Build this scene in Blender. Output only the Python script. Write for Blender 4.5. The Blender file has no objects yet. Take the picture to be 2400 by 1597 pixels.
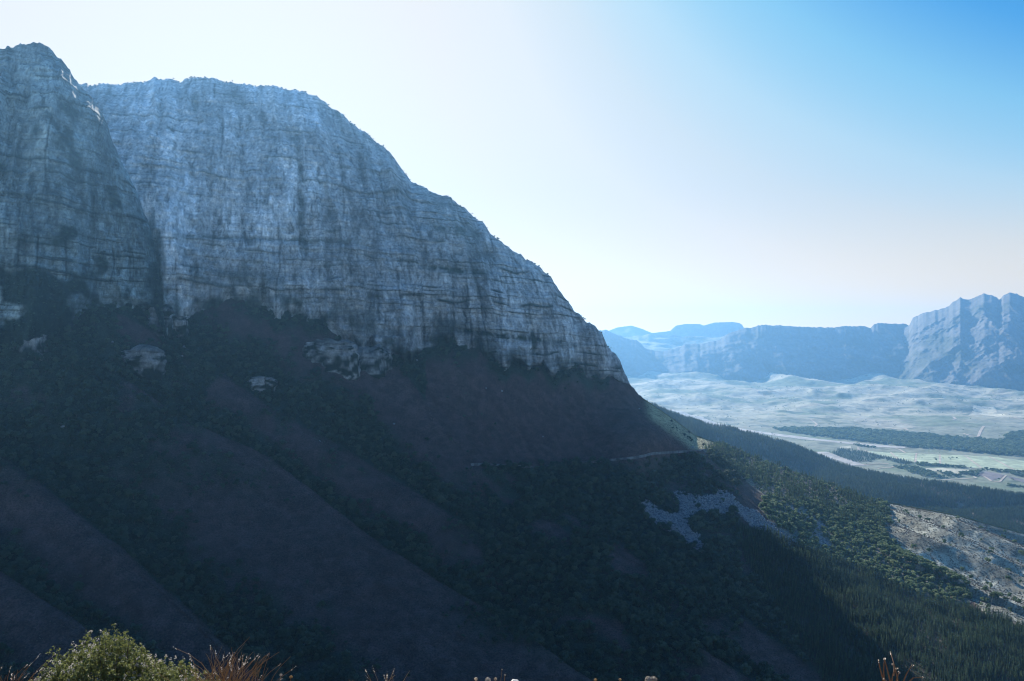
import bpy, math, random
import numpy as np
from mathutils import Vector

random.seed(7)
RNG = np.random.default_rng(11)
S = bpy.context.scene
COL = S.collection

# ------------------------------------------------------------------ camera
F, CX, CY = 796.0, 512.0, 340.5          # focal length and centre, in 1024 x 681 frame units
cam = bpy.data.cameras.new("camera")
cam.sensor_width = 36.0
cam.lens = 36.0 * F / 1024.0
cam.clip_start = 0.1
cam.clip_end = 90000
camo = bpy.data.objects.new("camera", cam)
camo.rotation_euler = (math.radians(90), 0, 0)
COL.objects.link(camo)
S.camera = camo


def ray(u, v, Y):
    """point at depth Y seen under frame coordinates u, v (camera at the origin looking along +Y)"""
    return np.stack([(u - CX) / F * Y, Y + 0 * u, (CY - v) / F * Y], -1)


# ------------------------------------------------------------------ noise
def _h(i, j, k, seed):
    n = (i * 374761393 + j * 668265263 + k * 1274126177 + seed * 974634777) & 0xFFFFFFFF
    n = ((n ^ (n >> 13)) * 1274126177) & 0xFFFFFFFF
    n = ((n ^ (n >> 16)) * 2246822519) & 0xFFFFFFFF
    n = n ^ (n >> 15)
    return (n & 0xFFFFFF).astype(np.float32) / np.float32(0x7FFFFF) - np.float32(1)


def vn(x, y, z, seed=0):
    x, y, z = np.broadcast_arrays(np.asarray(x, np.float64), y, z)
    xi, yi, zi = (np.floor(a).astype(np.int64) for a in (x, y, z))
    fx, fy, fz = ((a - b).astype(np.float32) for a, b in ((x, xi), (y, yi), (z, zi)))
    fx, fy, fz = (a * a * a * (a * (a * 6 - 15) + 10) for a in (fx, fy, fz))
    def L(a, b, t): return a + (b - a) * t
    c = [L(L(_h(xi, yi + dj, zi + dk, seed), _h(xi + 1, yi + dj, zi + dk, seed), fx), 0, 0) for dk in (0, 1) for dj in (0, 1)]
    return L(L(c[0], c[1], fy), L(c[2], c[3], fy), fz)


def fbm(x, y, z, seed=0, o=4, gain=0.5, ridged=False):
    t, a, s = 0, 1.0, 0
    for k in range(o):
        n = vn(x * 2**k, y * 2**k, z * 2**k, seed + 17 * k)
        if ridged:
            n = 1 - 2 * np.abs(n)
        t = t + a * n
        s += a
        a *= gain
    return t / s


def sst(a, b, x):
    t = np.clip((x - a) / (b - a), 0, 1)
    return t * t * (3 - 2 * t)


def inpoly(P, u, v):
    P = np.asarray(P, float)
    r = np.zeros(np.shape(u), bool)
    n = len(P)
    for i in range(n):
        x1, y1 = P[i]
        x2, y2 = P[(i + 1) % n]
        if y1 == y2:
            continue
        c = ((y1 > v) != (y2 > v)) & (u < (x2 - x1) * (v - y1) / (y2 - y1) + x1)
        r ^= c
    return r


class TPS:
    """thin plate spline through scattered (u, v) -> value"""
    def __init__(s, pts, lam=1e-4):
        p = np.asarray(pts, float)
        s.P = p[:, :2] / 300.0
        n = len(p)
        K = s.k(np.linalg.norm(s.P[:, None] - s.P[None], axis=2)) + lam * np.eye(n)
        A = np.zeros((n + 3, n + 3))
        A[:n, :n] = K
        A[:n, n] = A[n, :n] = 1
        A[:n, n + 1:] = s.P
        A[n + 1:, :n] = s.P.T
        s.w = np.linalg.solve(A, np.concatenate([p[:, 2], np.zeros(3)]))

    @staticmethod
    def k(r):
        return np.where(r > 1e-9, r * r * np.log(np.maximum(r, 1e-9)), 0)

    def __call__(s, u, v):
        u, v = np.broadcast_arrays(np.asarray(u, float) / 300, np.asarray(v, float) / 300)
        o = s.w[-3] + s.w[-2] * u + s.w[-1] * v
        for i, (a, b) in enumerate(s.P):
            r2 = (u - a)**2 + (v - b)**2
            o = o + s.w[i] * 0.5 * r2 * np.log(np.maximum(r2, 1e-12))
        return o


def itp(L):
    a = np.asarray(sorted(L), float)
    return lambda u: np.interp(u, a[:, 0], a[:, 1])


# ------------------------------------------------------------------ mesh + object helpers
def tag(o, label=None, cat=None, group=None, kind=None):
    for k, w in (("label", label), ("category", cat), ("group", group), ("kind", kind)):
        if w:
            o[k] = w
    return o


def add(name, me, mat=None, parent=None):
    if mat:
        for m in (mat if isinstance(mat, (list, tuple)) else [mat]):
            me.materials.append(m)
    o = bpy.data.objects.new(name, me)
    COL.objects.link(o)
    if parent:
        o.parent = parent
    return o


def mesh(name, V, Fq, smooth=True, albedo=None, midx=None):
    """V (n,3); Fq (m,k) faces of equal size, or a list of such arrays"""
    me = bpy.data.meshes.new(name)
    fl = Fq if isinstance(Fq, list) else [Fq]
    fl = [f for f in fl if len(f)]
    tot = np.concatenate([np.full(len(f), f.shape[1]) for f in fl])
    idx = np.concatenate([np.asarray(f).reshape(-1) for f in fl])
    me.vertices.add(len(V))
    me.vertices.foreach_set("co", np.asarray(V, np.float32).reshape(-1))
    me.loops.add(len(idx))
    me.loops.foreach_set("vertex_index", idx.astype(np.int32))
    me.polygons.add(len(tot))
    st = np.concatenate([[0], np.cumsum(tot)[:-1]])
    me.polygons.foreach_set("loop_start", st.astype(np.int32))
    me.polygons.foreach_set("loop_total", tot.astype(np.int32))
    me.polygons.foreach_set("use_smooth", np.full(len(tot), smooth))
    if midx is not None:
        me.polygons.foreach_set("material_index", np.asarray(midx, np.int32))
    if albedo is not None:
        a = me.attributes.new("albedo", "FLOAT_COLOR", "POINT")
        c = np.ones((len(V), 4), np.float32)
        c[:, :3] = np.clip(albedo, 0, 1)
        a.data.foreach_set("color", c.reshape(-1))
    me.update(calc_edges=True)
    return me


def gridfaces(r, c):
    i = np.arange(r * c).reshape(r, c)
    return np.stack([i[:-1, :-1], i[:-1, 1:], i[1:, 1:], i[1:, :-1]], -1).reshape(-1, 4)


# ------------------------------------------------------------------ materials
def nt(name):
    m = bpy.data.materials.new(name)
    m.use_nodes = True
    t = m.node_tree
    b = t.nodes["Principled BSDF"]
    return m, t, b


def N(t, typ, **kw):
    n = t.nodes.new(typ)
    for k, w in kw.items():
        if k in n.inputs.keys():
            n.inputs[k].default_value = w
        else:
            setattr(n, k, w)
    return n


def noise_at(t, co, scale, stretch=(1, 1, 1), detail=4, rough=0.55):
    mp = N(t, "ShaderNodeMapping")
    mp.inputs["Scale"].default_value = (scale * stretch[0], scale * stretch[1], scale * stretch[2])
    t.links.new(co, mp.inputs["Vector"])
    n = N(t, "ShaderNodeTexNoise", Scale=1.0, Detail=detail, Roughness=rough)
    t.links.new(mp.outputs[0], n.inputs["Vector"])
    return n.outputs["Fac"]


def maprange(t, src, a, b, c, d):
    n = N(t, "ShaderNodeMapRange")
    for i, w in zip((1, 2, 3, 4), (a, b, c, d)):
        n.inputs[i].default_value = w
    t.links.new(src, n.inputs[0])
    return n.outputs[0]


def math_(t, op, a, b):
    n = N(t, "ShaderNodeMath", operation=op)
    for i, w in enumerate((a, b)):
        if isinstance(w, (int, float)):
            n.inputs[i].default_value = w
        else:
            t.links.new(w, n.inputs[i])
    return n.outputs[0]


def scale_col(t, col, f):
    n = N(t, "ShaderNodeVectorMath", operation="SCALE")
    t.links.new(col, n.inputs[0])
    t.links.new(f, n.inputs["Scale"])
    return n.outputs[0]


def mat_terrain(name, layers, bump=None, rough=0.9):
    """albedo attribute times procedural noise layers [(scale, stretch, low, high)]"""
    m, t, b = nt(name)
    co = N(t, "ShaderNodeTexCoord").outputs["Object"]
    c = N(t, "ShaderNodeAttribute", attribute_name="albedo").outputs["Color"]
    for sc, stx, lo, hi in layers:
        c = scale_col(t, c, maprange(t, noise_at(t, co, sc, stx, 5, 0.6), 0.3, 0.7, lo, hi))
    t.links.new(c, b.inputs["Base Color"])
    b.inputs["Roughness"].default_value = rough
    b.inputs["Specular IOR Level"].default_value = 0.15
    if bump:
        sc, stx, dist = bump
        bp = N(t, "ShaderNodeBump", Strength=0.9, Distance=dist)
        t.links.new(noise_at(t, co, sc, stx, 6, 0.65), bp.inputs["Height"])
        t.links.new(bp.outputs[0], b.inputs["Normal"])
    return m


def mat_plain(name, col, vary=0.35, scale=3.0, rough=0.85, spec=0.2, bump=0.0):
    m, t, b = nt(name)
    co = N(t, "ShaderNodeTexCoord").outputs["Object"]
    rgb = N(t, "ShaderNodeRGB")
    rgb.outputs[0].default_value = (*col, 1)
    n = noise_at(t, co, scale, (1, 1, 1), 5, 0.6)
    t.links.new(scale_col(t, rgb.outputs[0], maprange(t, n, 0.3, 0.7, 1 - vary, 1 + vary)), b.inputs["Base Color"])
    b.inputs["Roughness"].default_value = rough
    b.inputs["Specular IOR Level"].default_value = spec
    if bump:
        bp = N(t, "ShaderNodeBump", Strength=0.8, Distance=bump)
        t.links.new(n, bp.inputs["Height"])
        t.links.new(bp.outputs[0], b.inputs["Normal"])
    return m


def mat_leaf(name, cols, trans=0.45, scale=2.0):
    """foliage: colour varies from plant to plant and from clump to clump; leaves let light through"""
    m, t, b = nt(name)
    out = t.nodes["Material Output"]
    co = N(t, "ShaderNodeTexCoord").outputs["Object"]
    oi = N(t, "ShaderNodeObjectInfo").outputs["Random"]
    f = math_(t, "ADD", math_(t, "MULTIPLY", oi, 0.7), math_(t, "MULTIPLY", noise_at(t, co, scale, (1, 1, 1), 2), 0.5))
    f = math_(t, "SUBTRACT", f, 0.1)
    cr = N(t, "ShaderNodeValToRGB")
    e = cr.color_ramp.elements
    while len(e) < len(cols):
        e.new(0.5)
    for i, c in enumerate(cols):
        e[i].position = i / max(1, len(cols) - 1)
        e[i].color = (*c, 1)
    t.links.new(f, cr.inputs[0])
    b.inputs["Roughness"].default_value = 0.65
    b.inputs["Specular IOR Level"].default_value = 0.25
    t.links.new(cr.outputs[0], b.inputs["Base Color"])
    tr = N(t, "ShaderNodeBsdfTranslucent")
    t.links.new(cr.outputs[0], tr.inputs["Color"])
    mx = N(t, "ShaderNodeMixShader", Fac=trans)
    t.links.new(b.outputs[0], mx.inputs[1])
    t.links.new(tr.outputs[0], mx.inputs[2])
    t.links.new(mx.outputs[0], out.inputs["Surface"])
    return m


M = {
    "cliff": mat_terrain("cliff_rock", [(1 / 9, (1, 1, 0.55), 0.66, 1.36), (1 / 3.2, (1, 1, 0.7), 0.7, 1.32), (1 / 4.5, (0.06, 0.06, 1), 0.8, 1.2)],
                         (1 / 4, (1, 1, 0.5), 2.2)),
    "slope": mat_terrain("fynbos_slope", [(1 / 2.2, (1, 1, 1), 0.45, 1.6), (1 / 14, (1, 1, 1), 0.75, 1.25)], (1 / 2.5, (1, 1, 1), 0.9)),
    "valley": mat_terrain("valley_ground", [(1 / 60, (1, 1, 1), 0.75, 1.25), (1 / 240, (1, 1, 1), 0.85, 1.15)], (1 / 50, (1, 1, 1), 6)),
    "far": mat_terrain("far_rock", [(1 / 90, (1, 1, 0.3), 0.75, 1.25)], (1 / 70, (1, 1, 0.4), 14)),
    "rock": mat_plain("boulder_rock", (0.24, 0.235, 0.23), 0.4, 0.9, bump=0.3),
    "outcrop": mat_terrain("outcrop_rock", [(1 / 7, (1, 1, 0.4), 0.6, 1.4), (1 / 3, (0.5, 0.5, 1.6), 0.7, 1.3)], (1 / 4, (1, 1, 0.6), 1.5)),
    "bark": mat_plain("bark", (0.10, 0.08, 0.06), 0.4, 4),
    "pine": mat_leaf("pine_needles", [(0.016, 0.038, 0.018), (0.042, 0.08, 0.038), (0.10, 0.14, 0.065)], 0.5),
    "pine_sun": mat_leaf("sunlit_needles", [(0.018, 0.042, 0.02), (0.055, 0.10, 0.046), (0.15, 0.20, 0.09)], 0.55),  # pine needles brightened, sunlight put into the colour for plantation and spur
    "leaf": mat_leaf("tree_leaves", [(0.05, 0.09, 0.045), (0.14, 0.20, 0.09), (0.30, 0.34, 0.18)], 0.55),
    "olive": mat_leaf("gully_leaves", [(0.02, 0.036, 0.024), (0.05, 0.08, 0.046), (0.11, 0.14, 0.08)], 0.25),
    "heath": mat_leaf("heath_tufts", [(0.04, 0.032, 0.027), (0.075, 0.06, 0.046), (0.15, 0.13, 0.10)], 0.3),
}

# ------------------------------------------------------------------ light: clear sky and one sun, low behind the mountain
SUN_U, SUN_V = 243.0, -30.0
sd = Vector(((SUN_U - CX) / F, 1.0, (CY - SUN_V) / F)).normalized()
elev = math.asin(sd.z)
azim = math.atan2(sd.x, sd.y)            # from +Y towards +X
w = bpy.data.worlds.new("World")
S.world = w
w.use_nodes = True
w.cycles.sampling_method = "NONE"
wt = w.node_tree
sky = wt.nodes.new("ShaderNodeTexSky")
sky.sky_type = "NISHITA"
sky.sun_disc = False
sky.sun_elevation = elev
sky.sun_rotation = azim
sky.altitude = 900
sky.air_density = 1.0
sky.dust_density = 1.6
sky.ozone_density = 2.0
def vmath(op, a, b_):
    n_ = wt.nodes.new("ShaderNodeVectorMath")
    n_.operation = op
    wt.links.new(a, n_.inputs[0])
    n_.inputs[1].default_value = b_
    return n_.outputs[0]


SKY = 0.12
sep = wt.nodes.new("ShaderNodeSeparateColor")
wt.links.new(sky.outputs[0], sep.inputs[0])
lum = math_(wt, "MULTIPLY", sep.outputs[1], 0.15 / 2.0)
crm = wt.nodes.new("ShaderNodeValToRGB")
ce = crm.color_ramp.elements
stops = [(0.075, (0.007, 0.062, 0.214)), (0.15, (0.016, 0.116, 0.320)), (0.24, (0.036, 0.198, 0.433)), (0.29, (0.129, 0.307, 0.454)), (0.32, (0.178, 0.334, 0.449)), (0.365, (0.263, 0.374, 0.441)), (0.45, (0.352, 0.387, 0.401)), (0.575, (0.423, 0.409, 0.387)), (0.8, (0.445, 0.396, 0.343))]
while len(ce) < len(stops):
    ce.new(0.5)
for e_, (p_, c_) in zip(ce, stops):
    e_.position = p_
    e_.color = (*c_, 1)
wt.links.new(lum, crm.inputs[0])
# bright warm band low on the horizon, seen through the blue haze
sx = wt.nodes.new("ShaderNodeSeparateXYZ")
wt.links.new(wt.nodes.new("ShaderNodeTexCoord").outputs["Generated"], sx.inputs[0])
low = maprange(wt, sx.outputs["Z"], 0.0, 0.20, 1.0, 0.0)
low = math_(wt, "POWER", low, 2.0)
low = math_(wt, "MULTIPLY", low, maprange(wt, sx.outputs["Y"], 0.25, 0.7, 0.0, 1.0))
mxr = wt.nodes.new("ShaderNodeMix")
mxr.data_type = "RGBA"
wt.links.new(low, mxr.inputs[0])
wt.links.new(crm.outputs[0], mxr.inputs[6])
mxr.inputs[7].default_value = (0.80, 0.53, 0.16, 1)
low2 = math_(wt, "POWER", maprange(wt, sx.outputs["Z"], 0.0, 0.55, 1.0, 0.0), 1.5)  # unseen sky band added low behind the viewer to brighten the cliff
low2 = math_(wt, "MULTIPLY", low2, maprange(wt, sx.outputs["Y"], 0.1, -0.3, 0.0, 1.0))
mxb = wt.nodes.new("ShaderNodeMix")
mxb.data_type = "RGBA"
wt.links.new(low2, mxb.inputs[0])
wt.links.new(mxr.outputs[2], mxb.inputs[6])
mxb.inputs[7].default_value = (0.39, 0.61, 0.89, 1)
wt.links.new(vmath("MULTIPLY", mxb.outputs[2], (1 / SKY,) * 3), wt.nodes["Background"].inputs["Color"])
wt.nodes["Background"].inputs["Strength"].default_value = SKY
sl = bpy.data.lights.new("sun", "SUN")
sl.energy = 5.0
sl.angle = math.radians(0.5)
sl.color = (1.0, 0.97, 0.92)
slo = bpy.data.objects.new("sun", sl)
slo.rotation_euler = sd.to_track_quat("Z", "Y").to_euler()
COL.objects.link(slo)

S.view_settings.view_transform = "Standard"
S.view_settings.look = "None"
S.view_settings.exposure = 0.82
S.render.engine = "CYCLES"
S.cycles.use_denoising = True
S.cycles.max_bounces = 6
S.cycles.use_adaptive_sampling = False
S.cycles.filter_width = 1.1
S.cycles.volume_bounces = 1
S.cycles.transparent_max_bounces = 4

# ------------------------------------------------------------------ the main mountain
crest = itp([(-300, 82), (83, 85), (130, 84), (161, 79), (172, 80.5), (180, 82.5), (190, 79), (200, 78), (217, 80), (226, 83), (243, 84), (258, 88), (262, 86), (270, 86.5), (295, 91), (317, 98), (339, 112),
             (361, 129), (378, 143), (400, 165), (411, 182), (417, 185), (424, 186), (436, 194), (443, 196), (450, 198), (461, 206), (472, 214), (482, 222), (490, 233), (495, 237), (508, 247), (526, 259), (543, 270),
             (552, 280), (561, 291), (567, 300), (574, 309), (587, 322), (602, 332), (608, 345), (617, 356), (624, 370), (630, 383), (643, 398), (674, 419), (695, 435), (719, 443), (782, 467),
             (826, 482), (869, 499), (904, 505), (957, 515), (1024, 533), (1320, 600)])
cbase = itp([(-300, 300), (100, 300), (150, 312), (166, 338), (178, 330), (187, 318), (215, 304), (243, 303), (290, 318), (326, 324), (343, 341), (366, 352), (391, 362), (417, 359), (435, 347), (452, 343), (482, 356),
             (522, 369), (565, 372), (600, 377), (630, 384), (643, 399), (674, 420), (695, 436), (719, 444), (782, 468), (826, 483), (869, 500), (904, 506), (957, 516), (1024, 534), (1320, 601)])
slope_pts = [
    (-300, 900, 470), (0, 900, 500), (300, 900, 540), (560, 900, 590), (800, 900, 640), (1024, 900, 650), (1320, 900, 650),
    (-300, 680, 660), (0, 680, 710), (150, 680, 755), (300, 680, 810), (500, 680, 870), (745, 680, 950), (880, 680, 985), (1024, 680, 1000), (1320, 680, 1000),
    (-300, 560, 800), (0, 560, 850), (200, 560, 950), (400, 560, 1040), (600, 560, 1150), (700, 560, 1240),
    (780, 580, 1240), (880, 600, 1230), (1000, 640, 1110), (1024, 615, 1250), (1320, 660, 1150),
    (830, 540, 1470), (900, 560, 1450), (960, 580, 1400), (1024, 570, 1560),
    (-300, 460, 940), (0, 460, 985), (150, 460, 1075), (300, 460, 1195), (450, 460, 1310), (600, 460, 1490), (680, 460, 1610),
    (740, 490, 1560), (790, 500, 1640), (850, 510, 1760),
    (-300, 380, 1040), (0, 380, 1075), (100, 380, 1150), (250, 380, 1320), (400, 380, 1430), (550, 400, 1580), (600, 400, 1650),
    (0, 300, 1200), (100, 304, 1235), (187, 310, 1400), (260, 310, 1450), (330, 330, 1460), (452, 343, 1520), (522, 369, 1570), (565, 372, 1640), (630, 384, 1720),
    (643, 399, 1770), (674, 420, 1950), (695, 436, 2080), (656, 416, 1690), (671, 429, 1690), (688, 443, 1700), (703, 450, 1720), (719, 444, 2150), (782, 468, 2130), (826, 483, 2060), (869, 500, 1960), (957, 516, 1880), (1024, 534, 1860), (1320, 600, 1800),
]
slope_q = TPS([(a, b, 1000.0 / c) for a, b, c in slope_pts], 2e-4)


def slopeY(u, v):
    return 1000.0 / np.clip(slope_q(u, v), 0.4, 3.0)


# spurs that run down the slope to the right, lowest first, as lines v(u)
RL = [itp(L) for L in (
    [(-300, 420), (0, 720), (150, 830), (400, 1010)],
    [(-300, 360), (0, 584), (76, 630), (150, 690), (300, 800), (420, 900)],
    [(-300, 300), (-100, 390), (0, 467), (113, 558), (195, 630), (260, 700), (420, 840), (500, 910)],
    [(-300, 240), (60, 330), (110, 375), (178, 424), (271, 465), (384, 554), (483, 616), (560, 669), (680, 750), (860, 880)],
    [(-300, 200), (120, 320), (180, 352), (271, 417), (384, 482), (530, 569), (648, 629), (745, 680), (860, 740), (1100, 880)],
    [(-300, 100), (330, 320), (400, 372), (440, 430), (480, 468), (600, 545), (700, 600), (790, 660), (900, 740), (1100, 860)],
    [(-300, 40), (430, 300), (600, 365), (650, 400), (700, 446), (760, 505), (820, 560), (900, 640), (1000, 720), (1320, 900)],
)]
HL = [itp(L) for L in (
    [(700, 430), (860, 492), (904, 503), (957, 513), (1024, 531), (1320, 600)],
    [(700, 446), (860, 497), (900, 506), (942, 517), (969, 528), (1019, 553), (1100, 590), (1320, 680)],
    [(700, 456), (850, 500), (874, 504), (910, 520), (951, 537), (992, 558), (1024, 572), (1320, 700)],
    [(700, 476), (860, 515), (888, 527), (928, 543), (964, 556), (1024, 583), (1320, 720)],
    [(700, 520), (860, 545), (900, 565), (960, 590), (1024, 615), (1320, 740)],
)]


def spur_w(u, v, lines):
    """position between two neighbouring spurs: 0 just behind the lower one, 1 on the next one up; and the gap in frame units"""
    vs = [l(u) for l in lines]
    wv = np.zeros(np.shape(u))
    gap = np.full(np.shape(u), 1.0)
    k = np.full(np.shape(u), -1)
    for i in range(len(vs) - 1):
        m = (v <= vs[i]) & (v > vs[i + 1])
        g = np.maximum(vs[i] - vs[i + 1], 1)
        wv = np.where(m, (vs[i] - v) / g, wv)
        gap = np.where(m, g, gap)
        k = np.where(m, i, k)
    return wv, gap, k


PLANT = [(733, 521), (752, 528), (770, 531), (800, 547), (830, 561), (870, 573), (905, 592), (950, 604), (985, 615), (1024, 626), (1320, 700), (1320, 780), (1000, 800), (880, 760), (830, 690), (780, 620), (745, 560)]
BROAD = [(764, 498), (800, 500), (845, 508), (868, 500), (880, 520), (886, 533), (905, 548), (930, 566), (962, 588), (972, 602), (950, 603), (905, 591), (870, 572), (830, 560), (800, 546), (775, 528), (758, 508)]
PINES = [(702, 450), (719, 444), (782, 467), (826, 482), (869, 498), (880, 513), (884, 530), (850, 525), (800, 506), (770, 500), (742, 478)]
SCREE = [[(674, 491), (687, 494.3), (702.4, 496.5), (714, 495), (717, 490.6), (727.4, 492.8), (735.5, 500.9), (744.3, 507.5), (753.9, 510.5), (764, 518.5), (776, 527.4), (796, 540), (776, 532.5),
          (764, 527.4), (745.8, 517.8), (743.6, 513.4), (734.8, 506), (723.7, 506.8), (708, 507.5), (696.6, 504.6), (690, 508), (685.5, 513.4), (690, 525.9), (696.6, 533.2), (703, 542), (711, 549), (696.6, 540),
          (684, 534.7), (668.6, 523), (656, 516), (646, 508.4), (638, 495.4), (650, 498.4), (660, 508.4), (673, 511.9), (680, 506.4), (678, 500.4)],
         [(774, 500), (786, 503), (799, 511), (812, 519), (829, 528), (822, 530), (806, 521), (790, 511)], [(812, 530), (822, 536), (832, 548), (826, 551), (815, 541)]]
ROAD = [(470, 466), (492, 465), (513.6, 464.6), (530, 464.8), (544.5, 464.2), (560, 461.5), (576, 460.8), (599, 459.9), (618, 458), (635, 456), (650, 454.6), (665, 453.6), (685, 452), (702, 450.4), (711, 447.6), (719, 445.4), (724, 444.6)]
roadv = itp(ROAD)


def slope_relief(u, v):
    wv, gap, k = spur_w(u, v, RL)
    amp = np.clip(gap, 10, 110) / 110 * 13.0
    amp = amp * np.where(k >= 4, 0.35, 1.0) * sst(0, 40, v - cbase(u)) * (1 - sst(690, 780, u))
    prof = np.where(wv < 0.2, 1 - 2 * sst(0.0, 0.2, wv), -1 + 2 * sst(0.2, 1.0, wv)**1.15)
    r = amp * prof
    hw, hg, hk = spur_w(u, v, HL[::-1])
    # right-hand hill: steep sides towards the viewer below each ridge line
    up = 1 - hw
    hp = np.where(up < 0.34, 1 - 2 * sst(0.0, 0.34, up), -1 + 2 * sst(0.34, 1.0, up))
    r = r + np.where(hk >= 0, hp, 0) * np.clip(hg, 0, 26) / 26 * 13 * sst(868, 915, u) * sst(0, 6, v - cbase(u))
    return r, wv, k


U = np.arange(-300, 1321, 1.0)
NSL, NCL = 640, 330
vb, vc = cbase(U), crest(U)
cn = vn(U / 5.0, 0, 0, 3) * 1.2 + vn(U / 2.2, 0, 0, 4) * 0.8
jag = np.where(U < 640, 1.0, 0.25) * sst(60, 90, U)
vc = vc + cn * jag + np.where(U < 640, np.round(vn(U / 9, 0, 0, 8) * 2) * 0.5, 0)
vb = np.maximum(vb, vc + 1)
vb_n = np.where(U < 632, vn(U / 12, 0, 0, 21) * 7 + vn(U / 4, 0, 0, 22) * 2.5, 0) * (1 - sst(600, 630, U))
vb = np.maximum(vb + vb_n, vc + 1)

t = np.linspace(0, 1, NSL)[:, None]
v_s = 900 + (vb[None] - 900) * t**0.9
u_s = np.broadcast_to(U[None], v_s.shape)
Y_s = slopeY(u_s, v_s)
P_s = ray(u_s, v_s, Y_s)
# cliff rows
Yb = slopeY(U, vb)
Ycr = itp([(-300, 1690), (83, 1780), (200, 1790), (320, 1800), (400, 1770), (500, 1740), (560, 1745), (610, 1735), (630, 1730)])(U)
Ycr = np.where(U < 640, np.maximum(Ycr, Yb + 5), Yb + 2)
t = np.linspace(0, 1, NCL + 1)[1:, None]
v_c = vb[None] + (vc - vb)[None] * t
u_c = np.broadcast_to(U[None], v_c.shape)
Y_c = Yb[None] + (Ycr - Yb)[None] * (0.35 * t + 0.25 * t**2 + 0.40 * t**5)
P_c = ray(u_c, v_c, Y_c)


def cliff_relief(P, h, seed=0, big=1.0, bedw=1.0):
    """h: height share 0..1 on the face. returns push towards the viewer (m) and vegetated share"""
    x, y, z = P[..., 0], P[..., 1], P[..., 2]
    s = x + 0.35 * y
    wz = z + 0.05 * x + 3.5 * vn(x / 110, y / 110, z / 120, seed + 1) + 1.2 * vn(x / 22, y / 22, z / 25, seed + 7)
    r = big * 26 * fbm(s / 75, 0.3, z / 420, seed + 2, 2, ridged=True)
    r += 13.0 * fbm((s + 10 * vn(s / 40, 0, z / 60, seed)) / 26, 0.7, z / 170, seed + 3, 2, ridged=True)
    r += 5.0 * fbm((s + 3 * vn(s / 9, 0, z / 14, seed + 9)) / 8.5, 0.1, z / 42, seed + 4, 2, ridged=True)
    r += 2.2 * vn(s / 4.5, y / 14, wz / 9, seed + 5)
    # beds: every bed a step, thick ones carry ledges
    def beds(th, sd, a):
        q = wz / th + 0.35 * vn(x / 60, y / 80, z / 40, sd)
        i = np.floor(q)
        f = q - i
        hard = _h(i.astype(np.int64), i.astype(np.int64) * 0, i.astype(np.int64) * 0, sd)
        pers = vn(s / 38, i * 3.7, 0.2, sd + 2)
        return a * hard * (0.5 + 0.8 * pers), f, hard, pers
    r1, f1, h1, p1 = beds(24.0, seed + 31, 8.0)
    r2, f2, h2, p2 = beds(8.0, seed + 32, 3.6)
    r3, f3, h3, p3 = beds(3.4, seed + 33, 1.3)
    r += (r1 + r2 + r3) * (0.45 + 0.75 * bedw)
    veg = np.clip((p1 + h1 * 0.8) * 2.2 - 0.3 - 0.9 * (1 - bedw), 0, 1) * (1 - sst(0.0, 0.34, f1))
    veg = np.maximum(veg, np.clip((p2 + h2 * 0.8) * 2.0 - 0.9 - 0.9 * (1 - bedw), 0, 1) * (1 - sst(0.05, 0.5, f2)) * 0.8)
    chim = fbm((s + 10 * vn(s / 40, 0, z / 60, seed)) / 26, 0.7, z / 170, seed + 3, 2, ridged=True)
    veg = np.maximum(veg, sst(-0.30, -0.62, chim) * 0.75)
    veg = np.clip(veg + 0.35 * fbm(x / 18, y / 18, z / 12, seed + 40, 3), 0, 1)
    bz = wz / 15 + 0.5 * vn(x / 50, y / 60, z / 50, seed + 60)
    bi = np.floor(bz).astype(np.int64)
    bs = s / 8.5 + 5 * _h(bi, bi * 0, bi * 0, seed + 61) + 0.5 * vn(s / 14, bi * 1.3, z / 20, seed + 62)
    bj = np.floor(bs).astype(np.int64)
    blk = _h(bi, bj, bi * 0, seed + 63)
    r += 1.9 * blk
    cw_ = np.abs(vn((s + 6 * vn(s / 30, z / 45, 0.5, seed + 71)) / 34, z / 420, 0.3, seed + 70))
    crack = (1 - sst(0.012, 0.05, cw_)) * sst(-0.25, 0.15, vn(s / 80, z / 70, 0.8, seed + 72))
    r -= 5.0 * crack
    bed_edge = np.maximum(1 - sst(0, 0.10, bs - bj), 0.8 * (1 - sst(0, 0.09, bz - bi)))
    joint = sst(-0.1, -0.55, fbm((s + 3 * vn(s / 9, 0, z / 14, seed + 9)) / 8.5, 0.1, z / 42, seed + 4, 2, ridged=True))
    gap = np.maximum(np.maximum(0.7 * (1 - sst(0, 0.12, f3)), (1 - sst(0, 0.1, f2))), 1.2 * bed_edge * sst(-0.5, 0.3, vn(s / 25, y / 40, z / 25, seed + 66))) - 0.45 * blk
    gap = gap + 1.2 * crack
    return r, veg, joint, gap


def rock_albedo(P, veg, joint, gap, seed=0):
    x, y, z = P[..., 0], P[..., 1], P[..., 2]
    s = x + 0.35 * y
    st = fbm(s / 15, 0.4, z / 60, seed + 50, 4)
    pat = fbm(s / 55, y / 120, z / 190, seed + 51, 3)
    fine = fbm(s / 4, y / 8, z / 7, seed + 52, 3)
    val = 0.46 + 0.25 * st + 0.30 * pat + 0.18 * fine
    val = val * (1 - 0.5 * joint) * np.clip(1 - 0.42 * gap, 0.22, 1.3)  # joints, gaps and cracks darkened: recess shade put into the colour
    val = np.clip(val, 0.09, 0.78)
    hue = fbm(x / 60, y / 60, z / 90, seed + 53, 2)
    col = np.stack([val * (1.07 + 0.08 * hue), val * (1.0 + 0.0 * hue), val * (0.92 - 0.06 * hue)], -1)
    vg = np.array([0.042, 0.055, 0.035])
    return col * (1 - veg[..., None]) + vg * veg[..., None]


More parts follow.
